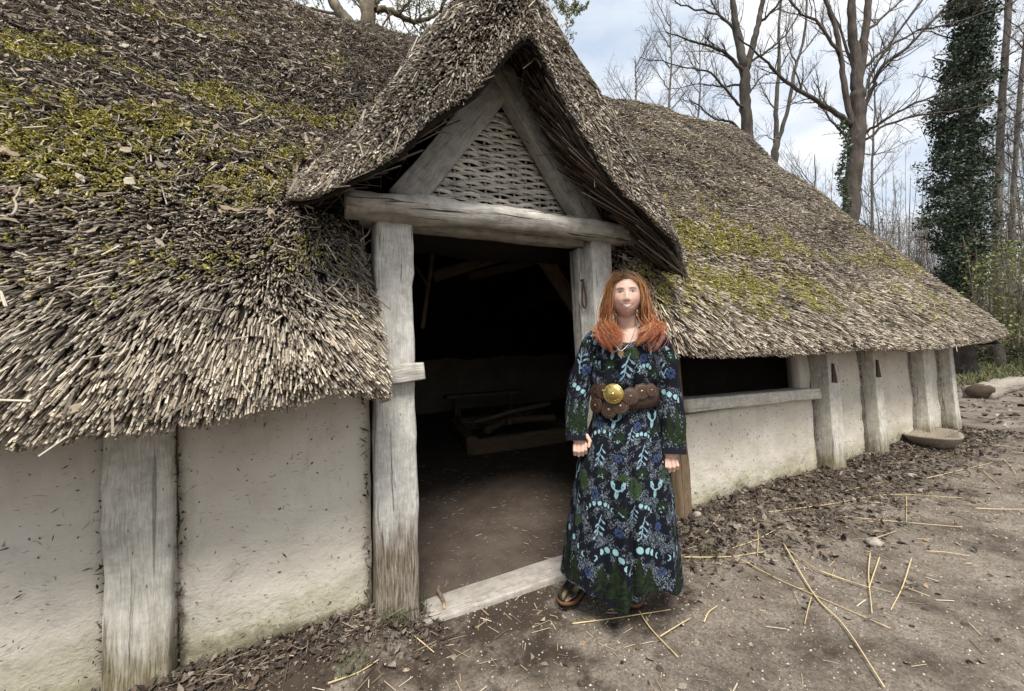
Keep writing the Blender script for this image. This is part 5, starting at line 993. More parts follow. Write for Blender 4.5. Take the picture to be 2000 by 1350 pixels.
eye = front*(((ahx-0.031)/0.0160)**2+((hz-0.0072)/0.0052)**2 < 1); tint(eye*0.92, (0.50, 0.46, 0.44)); iris = front*(((ahx-0.0305)/0.0062)**2+((hz-0.0078)/0.0050)**2 < 1); tint(iris*0.97, (0.035, 0.035, 0.038))
lash = front*np.exp(-((hz-0.0118+9*(ahx-0.031)**2)/0.0023)**2)*(np.abs(ahx-0.0315) < 0.018); tint(1.0*lash, (0.02, 0.012, 0.01)); tint(0.45*front*np.exp(-((hz-0.0030-8*(ahx-0.031)**2)/0.0016)**2)*(np.abs(ahx-0.0315) < 0.015), (0.14, 0.07, 0.05))
mz = -0.0655+13.0*hx**2; w_ = np.clip(1.0-(ahx/0.031)**2, 0, 1); lip = front*(w_ > 0)*np.exp(-((hz-mz)/(0.0115*np.sqrt(w_)+0.0012))**4); tint(0.85*lip, (0.43, 0.14, 0.125))
open_ = front*(ahx < 0.026)*(np.abs(hz-mz-0.0008) < 0.0046*np.sqrt(np.clip(1-(ahx/0.026)**2, 0, 1))); tint(open_*0.9, (0.16, 0.05, 0.045)); teeth = front*(ahx < 0.0215)*(np.abs(hz-mz-0.0012) < 0.0037*np.sqrt(np.clip(1-(ahx/0.0215)**2, 0, 1))); tint(teeth*0.97, (0.74, 0.70, 0.64))
tint(0.5*gg(0.0080, -0.0455, 0.0032, 0.0020), (0.16, 0.07, 0.06)); tint(0.38*front*np.exp(-((ahx-0.0235-0.42*np.clip(-hz-0.038, 0, 1))/0.0030)**2)*smooth(-0.034, -0.042, hz)*(1-smooth(-0.058, -0.070, hz)), (0.33, 0.17, 0.125))
tint(0.3*gg(0.0, -0.0845, 0.018, 0.004), (0.40, 0.22, 0.165))
me.attributes.remove(me.attributes['Col']) if 'Col' in me.attributes else None
a = me.color_attributes.new('Col', 'FLOAT_COLOR', 'POINT'); a.data.foreach_set('color', np.hstack([np.clip(col, 0, 1), np.ones((nvt, 1))]).astype(np.float32).ravel())
m_skin = mat_col('skin', 0.5, 0.05, 60, 0.35, sss=0.08); me.materials.clear(); me.materials.append(m_skin); me.polygons.foreach_set('use_smooth', np.ones(len(me.polygons), bool)); me.name = 'body'
body = bpy.data.objects.new('body', me); COLL.objects.link(body); body.parent = person

# ---- printed cloth: motifs painted on a flat canvas (u across, v up), then carried onto the cloth as a tint per vertex
RES = 0.0022; NAVY = np.array([0.0060, 0.0066, 0.0115]); AQUA = np.array([0.25, 0.42, 0.45]); PALE = np.array([0.22, 0.33, 0.39]); BLUE = np.array([0.038, 0.060, 0.135]); GRN = np.array([0.009, 0.015, 0.006]); GRN2 = np.array([0.018, 0.030, 0.013])
class Canvas:
    def __init__(s, u0, u1, v0, v1, seed, stars=1.0):
        s.u0, s.v0 = u0, v0; s.w, s.h = int((u1-u0)/RES), int((v1-v0)/RES); r = np.random.default_rng(seed); s.r = r; s.c = np.tile(NAVY, (s.w, s.h, 1)).astype(float)
        U, W_ = np.meshgrid(np.arange(s.w)*RES, np.arange(s.h)*RES, indexing='ij'); f = 0
        for k in range(5): d = r.normal(size=2)*28*(1+0.4*k); f = f+np.sin(U*d[0]+W_*d[1]+r.uniform(0, 6))
        dens = np.clip(0.5+0.35*f, 0, 1)*0.34*stars; st = r.random((s.w, s.h)) < dens; s.c[st] = np.array([0.20, 0.245, 0.28])*r.uniform(0.3, 1.2, (st.sum(), 1)); bs = r.random((s.w, s.h)) < dens*0.05; s.c[bs] = (0.40, 0.5, 0.54)
    def win(s, u, v, r_):
        i0, i1 = int((u-r_-s.u0)/RES), int((u+r_-s.u0)/RES)+2; j0, j1 = int((v-r_-s.v0)/RES), int((v+r_-s.v0)/RES)+2; i0, j0 = max(0, i0), max(0, j0); i1, j1 = min(s.w, i1), min(s.h, j1)
        if i1 <= i0 or j1 <= j0: return None
        U, W_ = np.meshgrid(s.u0+np.arange(i0, i1)*RES, s.v0+np.arange(j0, j1)*RES, indexing='ij'); return s.c[i0:i1, j0:j1], U, W_
    def put(s, u, v, r_, fn, c, var=0.15):
        w_ = s.win(u, v, r_)
        if w_ is None: return
        a, U, W_ = w_; k = fn(U-u, W_-v); a[k] = np.asarray(c)*s.r.uniform(1-var, 1+var, (k.sum(), 1))
    def clear(s, u, v, r_): s.put(u, v, r_, lambda x, y: x*x+y*y < r_*r_, NAVY, 0.1)
    def moon(s, u, v, r_=0.012, ph=0):
        s.clear(u, v, r_*1.5)
        if ph == 0: f = lambda x, y: x*x+y*y < r_*r_
        elif abs(ph) == 1: f = lambda x, y: (x*x+y*y < r_*r_) & (x*ph > -0.1*r_)
        else: f = lambda x, y: (x*x+y*y < r_*r_) & ((x+np.sign(ph)*r_*0.45)**2+y*y > (r_*0.9)**2)
        s.put(u, v, r_*1.2, f, AQUA)
    def seg(s, p, q, w, c):
        p, q = np.array(p, float), np.array(q, float); d = q-p; L2 = d@d+1e-9; m_ = (p+q)/2
        def f(x, y): X_, Y_ = x+m_[0]-p[0], y+m_[1]-p[1]; t_ = np.clip((X_*d[0]+Y_*d[1])/L2, 0, 1); return (X_-t_*d[0])**2+(Y_-t_*d[1])**2 < w*w
        s.put(m_[0], m_[1], math.sqrt(L2)/2+w*1.2, f, c)
    def leaf(s, p, ang, l_, w, c):
        ca, sa = math.cos(ang), math.sin(ang); cx, cy = p[0]+ca*l_/2, p[1]+sa*l_/2; s.put(cx, cy, l_, lambda x, y: ((x*ca+y*sa)/(l_/2))**2+((-x*sa+y*ca)/w)**2 < 1, c)
    def sprig(s, u, v, k=1.0, fl=1):
        s.clear(u, v, 0.05*k); top = np.array([u+fl*0.02*k, v+0.065*k]); bot = np.array([u-fl*0.008*k, v-0.06*k]); s.seg(top, (u, v+0.01*k), 0.0028*k, PALE); s.seg((u, v+0.01*k), bot, 0.0026*k, PALE)
        for t_, sd, l_ in ((0.2, 1, 0.042), (0.3, -1, 0.045), (0.5, 1, 0.045), (0.6, -1, 0.04), (0.78, 1, 0.04), (0.95, -1, 0.034)):
            p = top+(bot-top)*t_; a_ = -math.pi/2+sd*fl*0.75; e = p+0.016*k*np.array([math.cos(a_), math.sin(a_)]); s.seg(p, e, 0.002*k, PALE); s.leaf(e, a_, l_*k*0.75, 0.0055*k, PALE)
    def knot(s, u, v, k=1.0):
        s.clear(u, v, 0.024*k)
        for o_ in (-0.008, 0.008):
            for a_ in (0.6, 0.6+math.pi/2): d = np.array([math.cos(a_), math.sin(a_)])*0.022*k; nrm = np.array([-math.sin(a_), math.cos(a_)])*o_*k; c_ = np.array([u, v])+nrm; s.seg(c_-d, c_+d, 0.0022*k, BLUE)
        s.put(u, v, 0.026*k, lambda x, y: np.abs(np.hypot(x, y)-0.017*k) < 0.0022*k, BLUE)
    def skull(s, u, v, k=1.0):
        s.clear(u, v+0.015*k, 0.05*k); s.leaf((u-0.004*k, v+0.012*k), -1.75, 0.048*k, 0.011*k, AQUA*0.8)
        for sd in (-1, 1):
            for pts in (((0.004, 0.008), (0.022, 0.014), (0.036, 0.030), (0.038, 0.055)), ((0.022, 0.014), (0.020, 0.034), (0.024, 0.046)), ((0.036, 0.030), (0.030, 0.042), (0.030, 0.056))):
                for a_, b_ in zip(pts[:-1], pts[1:]): s.seg((u+sd*a_[0]*k, v+a_[1]*k), (u+sd*b_[0]*k, v+b_[1]*k), 0.0038*k, AQUA*0.9)
        s.put(u-0.006*k, v-0.006*k, 0.01, lambda x, y: x*x+y*y < (0.0035*k)**2, NAVY)
    def bush(s, u, v, w, h_): s.clear(u, v, min(w, h_)); s.put(u, v, max(w, h_)*1.2, lambda x, y: ((x/w)**2+(y/h_)**2 < 0.75+0.35*s.r.random(x.shape)) & (s.r.random(x.shape) < 0.85), GRN2*1.7, 0.7)
    def mistle(s, u, v, k=1.0):
        s.clear(u, v, 0.042*k)
        for a_ in (0.3, 0.9, 1.5, 2.1, 2.8, 3.7, 5.6): s.leaf((u, v), a_, 0.044*k, 0.0065*k, GRN2*0.75)
        for _ in range(6): s.put(u+s.r.normal(0, 0.01)*k, v-0.006*k+s.r.normal(0, 0.008)*k, 0.005, lambda x, y: x*x+y*y < 0.0026**2, AQUA)
    def fir(s, u, vb, vt, w):
        n_ = int((vt-vb)/0.011); s.put(u, (vb+vt)/2, (vt-vb)/2+w, lambda x, y: (np.abs(x) < w*np.clip((vt-vb)/2-y, 0, None)/(vt-vb)*1.0) & (np.abs(y) < (vt-vb)/2), NAVY*0.8)
        for k in range(n_):
            t_ = k/n_; v = vb+(vt-vb)*t_; ww = w*(1-t_)**0.85+0.004
            for sd in (-1, 1):
                for q in range(3): x_ = ww*s.r.uniform(0.3, 1.05); c_ = GRN*s.r.uniform(0.7, 2.0); s.seg((u, v+0.018), (u+sd*x_*0.6, v+0.006), 0.0030, c_); s.seg((u+sd*x_*0.6, v+0.006), (u+sd*x_, v+0.001), 0.0022, c_)
        s.seg((u, vb), (u, vb-0.035), 0.003, GRN2*0.7)
    def sample(s, u, v): i_ = np.clip(((u-s.u0)/RES).astype(int), 0, s.w-1); j_ = np.clip(((v-s.v0)/RES).astype(int), 0, s.h-1); return s.c[i_, j_]
m_dress = mat_col('printed_cotton', 0.85, 0.06, 300, 0.15)
dress = bpy.data.objects.new('dress', None); COLL.objects.link(dress); dress.parent = person
# skirt
SK = rows([((1160, 790), (1284, 792)), ((1156, 816), (1288, 818)), ((1140, 860), (1299, 862)), ((1128, 900), (1308, 905)), ((1113, 1000), (1321, 1005)), ((1100, 1095), (1331, 1100)), ((1093, 1140), (1336, 1150)), ((1092, 1160), (1337, 1162))])
SK = SK[np.argsort(SK[:, 2])]
def sk(z): return np.interp(z, SK[:, 2], SK[:, 0]), np.interp(z, SK[:, 2], SK[:, 1])
cv = Canvas(-0.62, 0.62, 0.0, 1.15, 5)
def uv_of(X_, Y_, ox=1050, oy=830, sc=3.65):
    q = lp(ox+X_/sc, oy+Y_/sc, -0.12); c_, h_ = sk(q[1]); return h_*math.asin(max(-0.98, min(0.98, (q[0]-c_)/h_))), q[1]
for X_, Y_, ph, r_ in ((410, 70, 0, 1), (437, 58, 0, 1), (475, 55, 0, 1), (510, 72, 1, 1), (385, 95, 2, 1), (710, 75, 0, 1), (740, 70, 0, 1), (772, 75, 0, 1), (800, 90, -1, 1), (815, 115, -2, 1), (403, 543, 0, 1.1), (440, 540, 0, 1.1), (477, 552, 0, 1), (505, 562, -1, 1), (370, 562, 1, 1), (350, 584, 2, 1), (527, 582, -2, 1), (725, 550, 0, 1.1), (762, 563, 0, 1), (790, 577, -1, 1), (806, 592, -2, .9), (210, 770, 0, 1.7), (262, 798, 0, 1.4), (298, 845, -1, 1.4), (330, 885, -2, 1.4), (405, 900, 2, 1.4), (443, 868, 1, 1.4), (490, 848, 0, 1.4), (547, 848, 0, 1.5), (585, 885, 0, 1.4), (620, 932, -1, 1.4), (655, 980, -2, 1.4), (715, 838, 0, 1.7), (772, 850, 0, 1.4), (808, 867, -1, 1.4), (845, 895, -2, 1.4), (918, 920, 2, 1.4), (950, 908, 1, 1.4), (990, 890, 1, 1.4)):
    u, v = uv_of(X_, Y_); cv.moon(u, v, 0.0095*r_, ph)
for X_, Y_ in ((330, 400), (690, 430), (1000, 430)): u, v = uv_of(X_, Y_); cv.bush(u, v, 0.034, 0.055)
for X_, Y_ in ((285, 680), (600, 370), (900, 350), (355, 190), (240, 350), (985, 760)): u, v = uv_of(X_, Y_); cv.bush(u, v, 0.022, 0.03)
for X_, Y_ in ((450, 350), (740, 350), (590, 590), (885, 590), (580, 110), (850, 70), (560, -60)): u, v = uv_of(X_, Y_); cv.mistle(u, v, 0.85)
for X_, Y_ in ((440, 210), (740, 215), (280, 530), (430, 690), (735, 690), (975, 560), (660, 70), (670, 600)): u, v = uv_of(X_, Y_); cv.sprig(u, v, 0.72 if X_ not in (660, 670) else 0.5)
for X_, Y_ in ((572, 235), (410, 480), (570, 720), (855, 710), (360, 990), (880, 1010), (440, 10), (715, 15), (850, 245), (660, 1080), (280, 170)): u, v = uv_of(X_, Y_); cv.knot(u, v, 0.9)
for X_, Y_ in ((567, 460), (845, 470), (550, -10), (830, -10), (240, 380)): u, v = uv_of(X_, Y_); cv.skull(u, v, 0.85)
for X_, top, bas, w in ((185, 820, 1070, 55), (205, 830, 1085, 62), (262, 905, 1090, 62), (450, 965, 1125, 72), (545, 900, 1150, 66), (600, 1010, 1205, 62), (705, 890, 1135, 58), (775, 965, 1125, 62), (985, 1000, 1185, 66), (1020, 930, 1170, 60)):
    u, vb = uv_of(X_, bas); _, vt = uv_of(X_, top); cv.fir(u, vb, vt, w/3.65/340*1.1)
nth, nz_ = 560, 300; tf = np.linspace(0, 1, nth, endpoint=False); ang = np.where(tf < 0.8, -math.pi*0.57+tf/0.8*math.pi*1.14, math.pi*0.57+(tf-0.8)/0.2*(2*math.pi-1.14*math.pi))     # 0 = front, dense there
zt, zb = SK[-1, 2], lp(1150, 1146, -0.16)[1]; t_ = np.linspace(0, 1, nz_); A, T2 = np.meshgrid(ang, t_, indexing='ij')
hemz = zb-0.038*np.exp(-((A-0.04)/0.22)**2)+0.02*np.exp(-((A-0.55)/0.25)**2)-0.03*smooth(0.8, 1.5, A)+0.010*np.sin(A*5)-0.02*np.exp(-((A+0.2)/0.3)**2)
Zs = zt+(hemz-zt)*T2; cx, hw = sk(Zs); dep = hw*(0.66+0.10*T2)
fold = (0.085*np.sin(A*7+0.6+0.6*T2)+0.050*np.sin(A*13+2.0+0.5*T2)+0.028*np.sin(A*23+1.0))*np.clip(T2*1.5, 0, 1)*0.85+0.022*np.sin(A*30+np.sin(A*9))*np.exp(-T2*5)
ctr = -0.16*np.exp(-((A-0.13)/0.05)**2)*smooth(0.05, 0.6, T2)+0.07*np.exp(-((A-0.02)/0.09)**2)*smooth(0.1, 0.8, T2)      # the deep fold down the middle
Rr = 1+fold*(0.55+0.45*np.cos(A))+ctr*0.8; Xs = cx+hw*np.sin(A)*(1+fold*0.25); Ys = -dep*np.cos(A)*Rr+0.01-0.02*T2
U_ = hw*A; cc = cv.sample(U_.ravel(), Zs.ravel())
b = MB(); G = np.stack([Xs, Ys, Zs], -1); idx = np.arange(nth*nz_).reshape(nth, nz_); idx2 = np.roll(idx, -1, 0); Q = np.stack([idx[:, :-1], idx2[:, :-1], idx2[:, 1:], idx[:, 1:]], -1).reshape(-1, 4)
b.add(G.reshape(-1, 3), Q, None, cc); b.build('skirt', m_dress, dress)
# bodice
BD = rows([((1160, 795), (1284, 797)), ((1157, 760), (1286, 762)), ((1152, 745), (1291, 747)), ((1151, 735), (1293, 737)), ((1156, 715), (1290, 717)), ((1160, 695), (1287, 697)), ((1160, 678), (1288, 680)), ((1166, 662), (1284, 664)), ((1182, 652), (1268, 653)), ((1196, 648), (1252, 648))])
cb = Canvas(-0.35, 0.35, 0.9, 1.6, 8)
BDs = BD[np.argsort(BD[:, 2])]
def uv_b(X_, Y_): q = lp(1050+X_/3.857, 500+Y_/3.857, -0.1); c_ = np.interp(q[1], BDs[:, 2], BDs[:, 0]); h_ = max(0.1, np.interp(q[1], BDs[:, 2], BDs[:, 1])); return h_*math.asin(max(-0.97, min(0.97, (q[0]-c_)/h_))), q[1]
u, v = uv_b(705, 740); cb.bush(u, v, 0.036, 0.036); u, v = uv_b(410, 700); cb.bush(u, v, 0.016, 0.045)
for X_, Y_ in ((545, 835), (760, 1130), (880, 900)): u, v = uv_b(X_, Y_); cb.mistle(u, v)
for X_, Y_ in ((795, 770), (430, 760), (620, 900)): u, v = uv_b(X_, Y_); cb.knot(u, v)
u, v = uv_b(660, 830); cb.sprig(u, v, 0.9); u, v = uv_b(570, 735); cb.skull(u, v, 0.9); u, v = uv_b(500, 700); cb.skull(u, v, 0.8); u, v = uv_b(860, 700); cb.skull(u, v, 0.8)
for X_, Y_, ph in ((770, 838, 0), (797, 828, 0), (828, 826, 0), (850, 843, -1), (748, 860, 2), (440, 802, 0), (462, 806, 0), (418, 806, 1), (474, 835, -2)): u, v = uv_b(X_, Y_); cb.moon(u, v, 0.0105, ph)
zrow = np.interp(np.linspace(0, 1, 150), np.linspace(0, 1, len(BD)), BD[:, 2]); crow = np.interp(np.linspace(0, 1, 150), np.linspace(0, 1, len(BD)), BD[:, 0]); hrow = np.interp(np.linspace(0, 1, 150), np.linspace(0, 1, len(BD)), BD[:, 1]); drow = np.interp(np.linspace(0, 1, 150), np.linspace(0, 1, len(BD)), [0.105, 0.115, 0.145, 0.15, 0.15, 0.15, 0.145, 0.125, 0.105, 0.09])
nth = 360; A, K = np.meshgrid(np.linspace(-math.pi, math.pi, nth, endpoint=False), np.arange(150), indexing='ij'); f_ = K/149
scoop = 0.062*np.clip(np.cos(A), 0, 1)**1.3*smooth(0.52, 1.0, f_)+0.02*np.clip(-np.cos(A), 0, 1)*smooth(0.7, 1.0, f_)
wr = 0.010*np.sin(A*21+np.sin(A*6)*2)*np.exp(-((f_-0.2)/0.16)**2)+0.006*np.sin(A*13+f_*9)
Xs = crow[K]+(hrow[K]+wr*0.4)*np.sin(A); Ys = -(drow[K]+wr+0.012*np.clip(np.cos(A), 0, 1)*smooth(0.55, 1, f_))*np.cos(A)+0.012; Zs = zrow[K]-scoop
cc = cb.sample((hrow[K]*A).ravel(), Zs.ravel()); b = MB(); idx = np.arange(nth*150).reshape(nth, 150); idx2 = np.roll(idx, -1, 0); b.add(np.stack([Xs, Ys, Zs], -1).reshape(-1, 3), np.stack([idx[:, :-1], idx2[:, :-1], idx2[:, 1:], idx[:, 1:]], -1).reshape(-1, 4), None, cc); b.build('bodice', m_dress, dress)
# sleeves
def sleeve(px, hwid, seed, dress):
    P = np.array([[lp(u, v)[0], ly, lp(u, v)[1]] for u, v, ly in px]); m_ = 170; C = catmull(P, m_); R = np.interp(np.linspace(0, 1, m_), np.linspace(0, 1, len(hwid)), np.array(hwid)/345.0); s_ = np.concatenate([[0], np.cumsum(np.linalg.norm(np.diff(C, axis=0), axis=1))]); Lg = s_[-1]
    c_ = Canvas(-0.22, 0.22, 0.0, Lg+0.02, seed); w = 0.07      # v measured down from the shoulder
    for u, f in ((-0.03, 0.16), (0.04, 0.30)): c_.skull(u, Lg*f, 0.8)
    c_.bush(0.0, Lg*0.1, 0.02, 0.03); c_.mistle(0.035, Lg*0.34, 0.8); c_.sprig(-0.035, Lg*0.42, 0.8); c_.knot(0.012, Lg*0.47, 1.1); c_.mistle(-0.05, Lg*0.25, 0.8)
    for k, u in enumerate((-0.035, -0.008, 0.020, 0.042)): c_.moon(u, Lg*(0.60+0.02*k), 0.0125, (0, 0, 0, -1)[k])
    for u, f, hh in ((-0.022, 0.93, 0.13), (0.020, 0.95, 0.17), (0.062, 0.93, 0.12), (-0.085, 0.93, 0.13)): c_.c[:] = c_.c; fir_flip(c_, u, Lg*f, hh)
    c_.c[:, int(Lg*0.962/RES):] = NAVY*1.6
    n_ = 150; T_, N_, B_ = frames(C); aa = np.arange(n_)*2*np.pi/n_
    A, K = np.meshgrid(aa, np.arange(m_), indexing='ij'); f = K/(m_-1.0)
    # measured from the side turned to the camera
    fn = np.array([0, -1.0, 0]); N2 = unit(fn-T_*(T_@fn)[:, None]); B2 = np.cross(T_, N2); sg = np.sign(B2[:, :1]); B2 = B2*sg
    A = A-math.pi; rr = R[K]*(1+0.07*np.sin(A*4+f*12)+0.035*np.sin(A*9+f*31+seed)+0.05*np.sin(f*30+A*2)*smooth(0.25, 0.5, f)*(1-smooth(0.7, 0.9, f)))
    V = C[K]+(N2[K]*np.cos(A)[..., None]*0.82+B2[K]*np.sin(A)[..., None])*rr[..., None]
    cc = c_.sample((R[K]*A).ravel(), (f*Lg).ravel()); b = MB(); idx = np.arange(n_*m_).reshape(n_, m_); idx2 = np.roll(idx, -1, 0); b.add(V.reshape(-1, 3), np.stack([idx[:, :-1], idx2[:, :-1], idx2[:, 1:], idx[:, 1:]], -1).reshape(-1, 4), None, cc); return b.build('sleeve', m_dress, dress)
def fir_flip(c_, u, vb, hh):
    for k in range(int(hh/0.011)):
        t_ = k*0.011/hh; v = vb-hh*t_; ww = 0.034*(1-t_)**0.85+0.003
        for sd in (-1, 1):
            for q in range(3): x_ = ww*c_.r.uniform(0.3, 1.05); cl_ = GRN*c_.r.uniform(0.7, 2.0); c_.seg((u, v-0.018), (u+sd*x_*0.6, v-0.006), 0.003, cl_); c_.seg((u+sd*x_*0.6, v-0.006), (u+sd*x_, v-0.001), 0.0022, cl_)
sleeve([(1190, 652, 0.01), (1166, 668, 0.0), (1147, 705, 0.005), (1133, 755, 0.0), (1126, 805, -0.03), (1128, 856, -0.055)], [13, 22, 23, 21, 20, 21], 3, dress)
sleeve([(1254, 652, 0.01), (1280, 670, 0.0), (1298, 712, 0.005), (1306, 765, 0.0), (1310, 825, -0.03), (1311, 881, -0.05)], [13, 22, 22, 20, 21, 22], 4, dress)
# ---- belt of riveted discs
m_leather = mat_plain('brown_leather', (0.055, 0.029, 0.019), 0.5, 0.35, 60, 0.45, bump=0.4); m_gold = mat_plain('gilt_brass', (0.62, 0.46, 0.16), 0.28, 0.2, 120, 0.5, 1.0, 0.3); m_bronze = mat_plain('aged_bronze', (0.30, 0.22, 0.13), 0.4, 0.3, 120, 0.5, 0.9)
belt = bpy.data.objects.new('belt', None); COLL.objects.link(belt); belt.parent = person
BZ0, BZ1 = lp(1215, 800, -0.1)[1], lp(1215, 757, -0.1)[1]; bc = np.interp((BZ0+BZ1)/2, BDs[:, 2], BDs[:, 0]); bw = np.interp((BZ0+BZ1)/2, BDs[:, 2], BDs[:, 1])+0.004; bd_ = 0.134
b = MB(); n_ = 80; aa = np.arange(n_)*2*np.pi/n_; V = []
for rad_, zz in ((0, BZ0+0.012), (0.006, BZ0+0.014), (0.006, BZ1-0.008), (0, BZ1-0.006)):
    V += [(bc+(bw+rad_)*math.sin(a_), -(bd_+rad_)*math.cos(a_)+0.012, zz-0.01*math.cos(a_)) for a_ in aa]
idx = np.arange(4*n_).reshape(4, n_); i2 = np.roll(idx, -1, 1); b.add(V, np.stack([idx[:-1], i2[:-1], i2[1:], idx[1:]], -1).reshape(-1, 4)); b.build('strap', m_leather, belt)
def disc(name, px, rad_, mat, lift, studs, dome=0.006):
    q = lp(px[0], px[1], -bd_); a_ = math.asin(max(-0.95, min(0.95, (q[0]-bc)/(bw+0.008)))); c = np.array([bc+(bw+lift)*math.sin(a_), -(bd_+lift)*math.cos(a_)+0.012, q[1]]); nrm = unit(np.array([math.sin(a_)*0.8, -math.cos(a_), 0.05])); ux = unit(np.cross([0, 0, 1.0], nrm)); uz = np.cross(nrm, ux)
    prof = [(0, dome), (rad_*0.5, dome*0.8), (rad_*0.8, dome*0.45), (rad_*0.86, dome*0.2), (rad_*0.93, dome*0.45), (rad_, dome*0.1), (rad_*0.98, -0.004)]; n_ = 32; b = MB(); V = [c+nrm*prof[0][1]]
    for r_, h_ in prof[1:]: V += [c+ux*r_*math.cos(t)+uz*r_*math.sin(t)+nrm*h_ for t in np.arange(n_)*2*np.pi/n_]
    Q = []; T_ = [(0, 1+k, 1+(k+1) % n_) for k in range(n_)]
    for j_ in range(len(prof)-2): Q += [(1+j_*n_+k, 1+(j_+1)*n_+k, 1+(j_+1)*n_+(k+1) % n_, 1+j_*n_+(k+1) % n_) for k in range(n_)]
    b.add(V, Q, T_); o_ = b.build(name, mat, belt); s2 = MB()
    def dome_at(p, r_):
        V = [p+nrm*r_*0.8]+[p+r_*(ux*math.cos(t)+uz*math.sin(t)) for t in np.arange(8)*np.pi/4]; s2.add(V, None, [(0, 1+k, 1+(k+1) % 8) for k in range(8)])
    dome_at(c+nrm*dome*0.8, rad_*0.2)
    for ring, rr in ((studs, 0.70), (studs//2, 0.42)):
        for k in range(ring): t = 2*math.pi*k/max(1, ring); dome_at(c+nrm*dome*0.55+rad_*rr*(ux*math.cos(t)+uz*math.sin(t)), rad_*0.055)
    s2.build('rivets', m_bronze if mat is m_leather else m_gold, o_, False, 'stuff')
for k, (px, r_) in enumerate((((1166, 768), 0.046), ((1180, 764), 0.046), ((1231, 774), 0.043), ((1253, 765), 0.041), ((1272, 763), 0.034), ((1167, 794), 0.044), ((1190, 801), 0.045), ((1212, 793), 0.042))): disc('leather_disc', px, r_, m_leather, 0.012+0.003*(k % 3), 16)
disc('buckle', (1200, 769), 0.051, m_gold, 0.024, 14, 0.014)
# ---- boots
def boot(key):
    toe, yaw = FT[key]; b = MB(); c_, s_ = math.cos(yaw), math.sin(yaw); st = [(-0.005, 0.020, 0.030), (0.012, 0.040, 0.052), (0.04, 0.050, 0.066), (0.08, 0.049, 0.082), (0.12, 0.043, 0.105), (0.16, 0.040, 0.150), (0.20, 0.041, 0.20), (0.24, 0.040, 0.21), (0.275, 0.034, 0.20), (0.29, 0.02, 0.16)]
    n_ = 20; V = []; cl_ = []; r_ = np.random.default_rng(5)
    for y_, w, h_ in st:
        for k in range(n_):
            a_ = 2*math.pi*k/n_; lx = w*math.sin(a_)*(1 if math.cos(a_) < 0 else (1-0.25*max(0, math.cos(a_)))); lz = 0.030+(h_-0.03)*(0.5+0.5*math.cos(a_)); V.append(np.array([c_*lx-s_*y_, s_*lx+c_*y_, lz])+toe)
            f = math.sin(lx*95+y_*40+1)+math.sin(y_*120+lz*90)+math.sin(lz*140-lx*60); cl_.append((0.42, 0.28, 0.15) if f > 1.25 else ((0.16, 0.035, 0.035) if f < -1.9 else (0.024, 0.042, 0.028)))
    m_ = len(st); idx = np.arange(m_*n_).reshape(m_, n_); i2 = np.roll(idx, -1, 1); b.add(V, np.stack([idx[:-1], i2[:-1], i2[1:], idx[1:]], -1).reshape(-1, 4), [(0, k, k+1) for k in range(1, n_-1)], cl_); o_ = b.build('boot', m_bootl, person)
    b = MB(); lv = [(1.06, 0.0, (0.02, 0.017, 0.015)), (1.10, 0.018, (0.02, 0.017, 0.015)), (1.12, 0.0185, (0.13, 0.065, 0.028)), (1.12, 0.030, (0.15, 0.075, 0.03)), (1.02, 0.033, (0.13, 0.065, 0.03))]; V = []; C_ = []; out_ = []
    for y_, w, h_ in st: out_.append((w+0.004, y_-0.006 if y_ < 0.01 else y_))
    ring = [(w, y_) for w, y_ in out_]+[(-w, y_) for w, y_ in out_[::-1]]; ring = [(0, -0.02)]+ring+[]; mc = 0.13
    for sc_, zz, c2 in lv:
        for lx, y_ in ring: lx2 = lx*sc_; y2 = mc+(y_-mc)*(1+(sc_-1)*0.5); V.append(np.array([c_*lx2-s_*y2, s_*lx2+c_*y2, zz])+toe); C_.append(c2)
    n2 = len(ring); idx = np.arange(5*n2).reshape(5, n2); i2 = np.roll(idx, -1, 1); b.add(V, np.stack([idx[:-1], i2[:-1], i2[1:], idx[1:]], -1).reshape(-1, 4), None, C_); b.build('sole', m_sole, o_)
m_bootl = mat_col('floral_boot_leather', 0.22, 0.25, 90, 0.6); m_sole = mat_col('boot_sole', 0.6, 0.2, 90, 0.3)
for key in FT: boot(key)
# ---- hair
m_hair = mat_col('copper_hair', 0.42, 0.15, 200, 0.45); rnd = random.Random(4)
def hair_col(f, warm):
    root = np.array([0.085, 0.045, 0.025]); mid = np.array([0.27, 0.115, 0.040]) if warm < 0.5 else np.array([0.42, 0.21, 0.085]); tip = np.array([0.44, 0.115, 0.05]) if warm < 0.5 else np.array([0.56, 0.26, 0.115])
    return root+(mid-root)*np.clip(f/0.28, 0, 1)[:, None]+(tip-mid)*np.clip((f-0.38)/0.55, 0, 1)[:, None]
b = MB(); V = []; nu, nv = 60, 30    # scalp
for i in range(nu):
    for j in range(nv):
        a_ = 2*np.pi*i/nu; p_ = np.pi*0.68*j/(nv-1); d = np.array([math.sin(p_)*math.cos(a_), math.sin(p_)*math.sin(a_), math.cos(p_)]); fc = smooth(0.10, 0.40, -d[1]+0.25*max(0, -d[2]))*smooth(0.72, 0.58, d[2]); V.append(d*np.array([HX, HY, HZ])*(1.045-0.30*fc)+np.array([0, 0.006, 0.002]))
idx = np.arange(nu*nv).reshape(nu, nv); i2 = np.roll(idx, -1, 0); V = np.array(V)@RH.T+HEAD; b.add(V, np.stack([idx[:, :-1], idx[:, 1:], i2[:, 1:], i2[:, :-1]], -1).reshape(-1, 4), None, (0.10, 0.05, 0.025))
b.build('scalp_hair', m_hair, person)
b = MB(); NL = 46
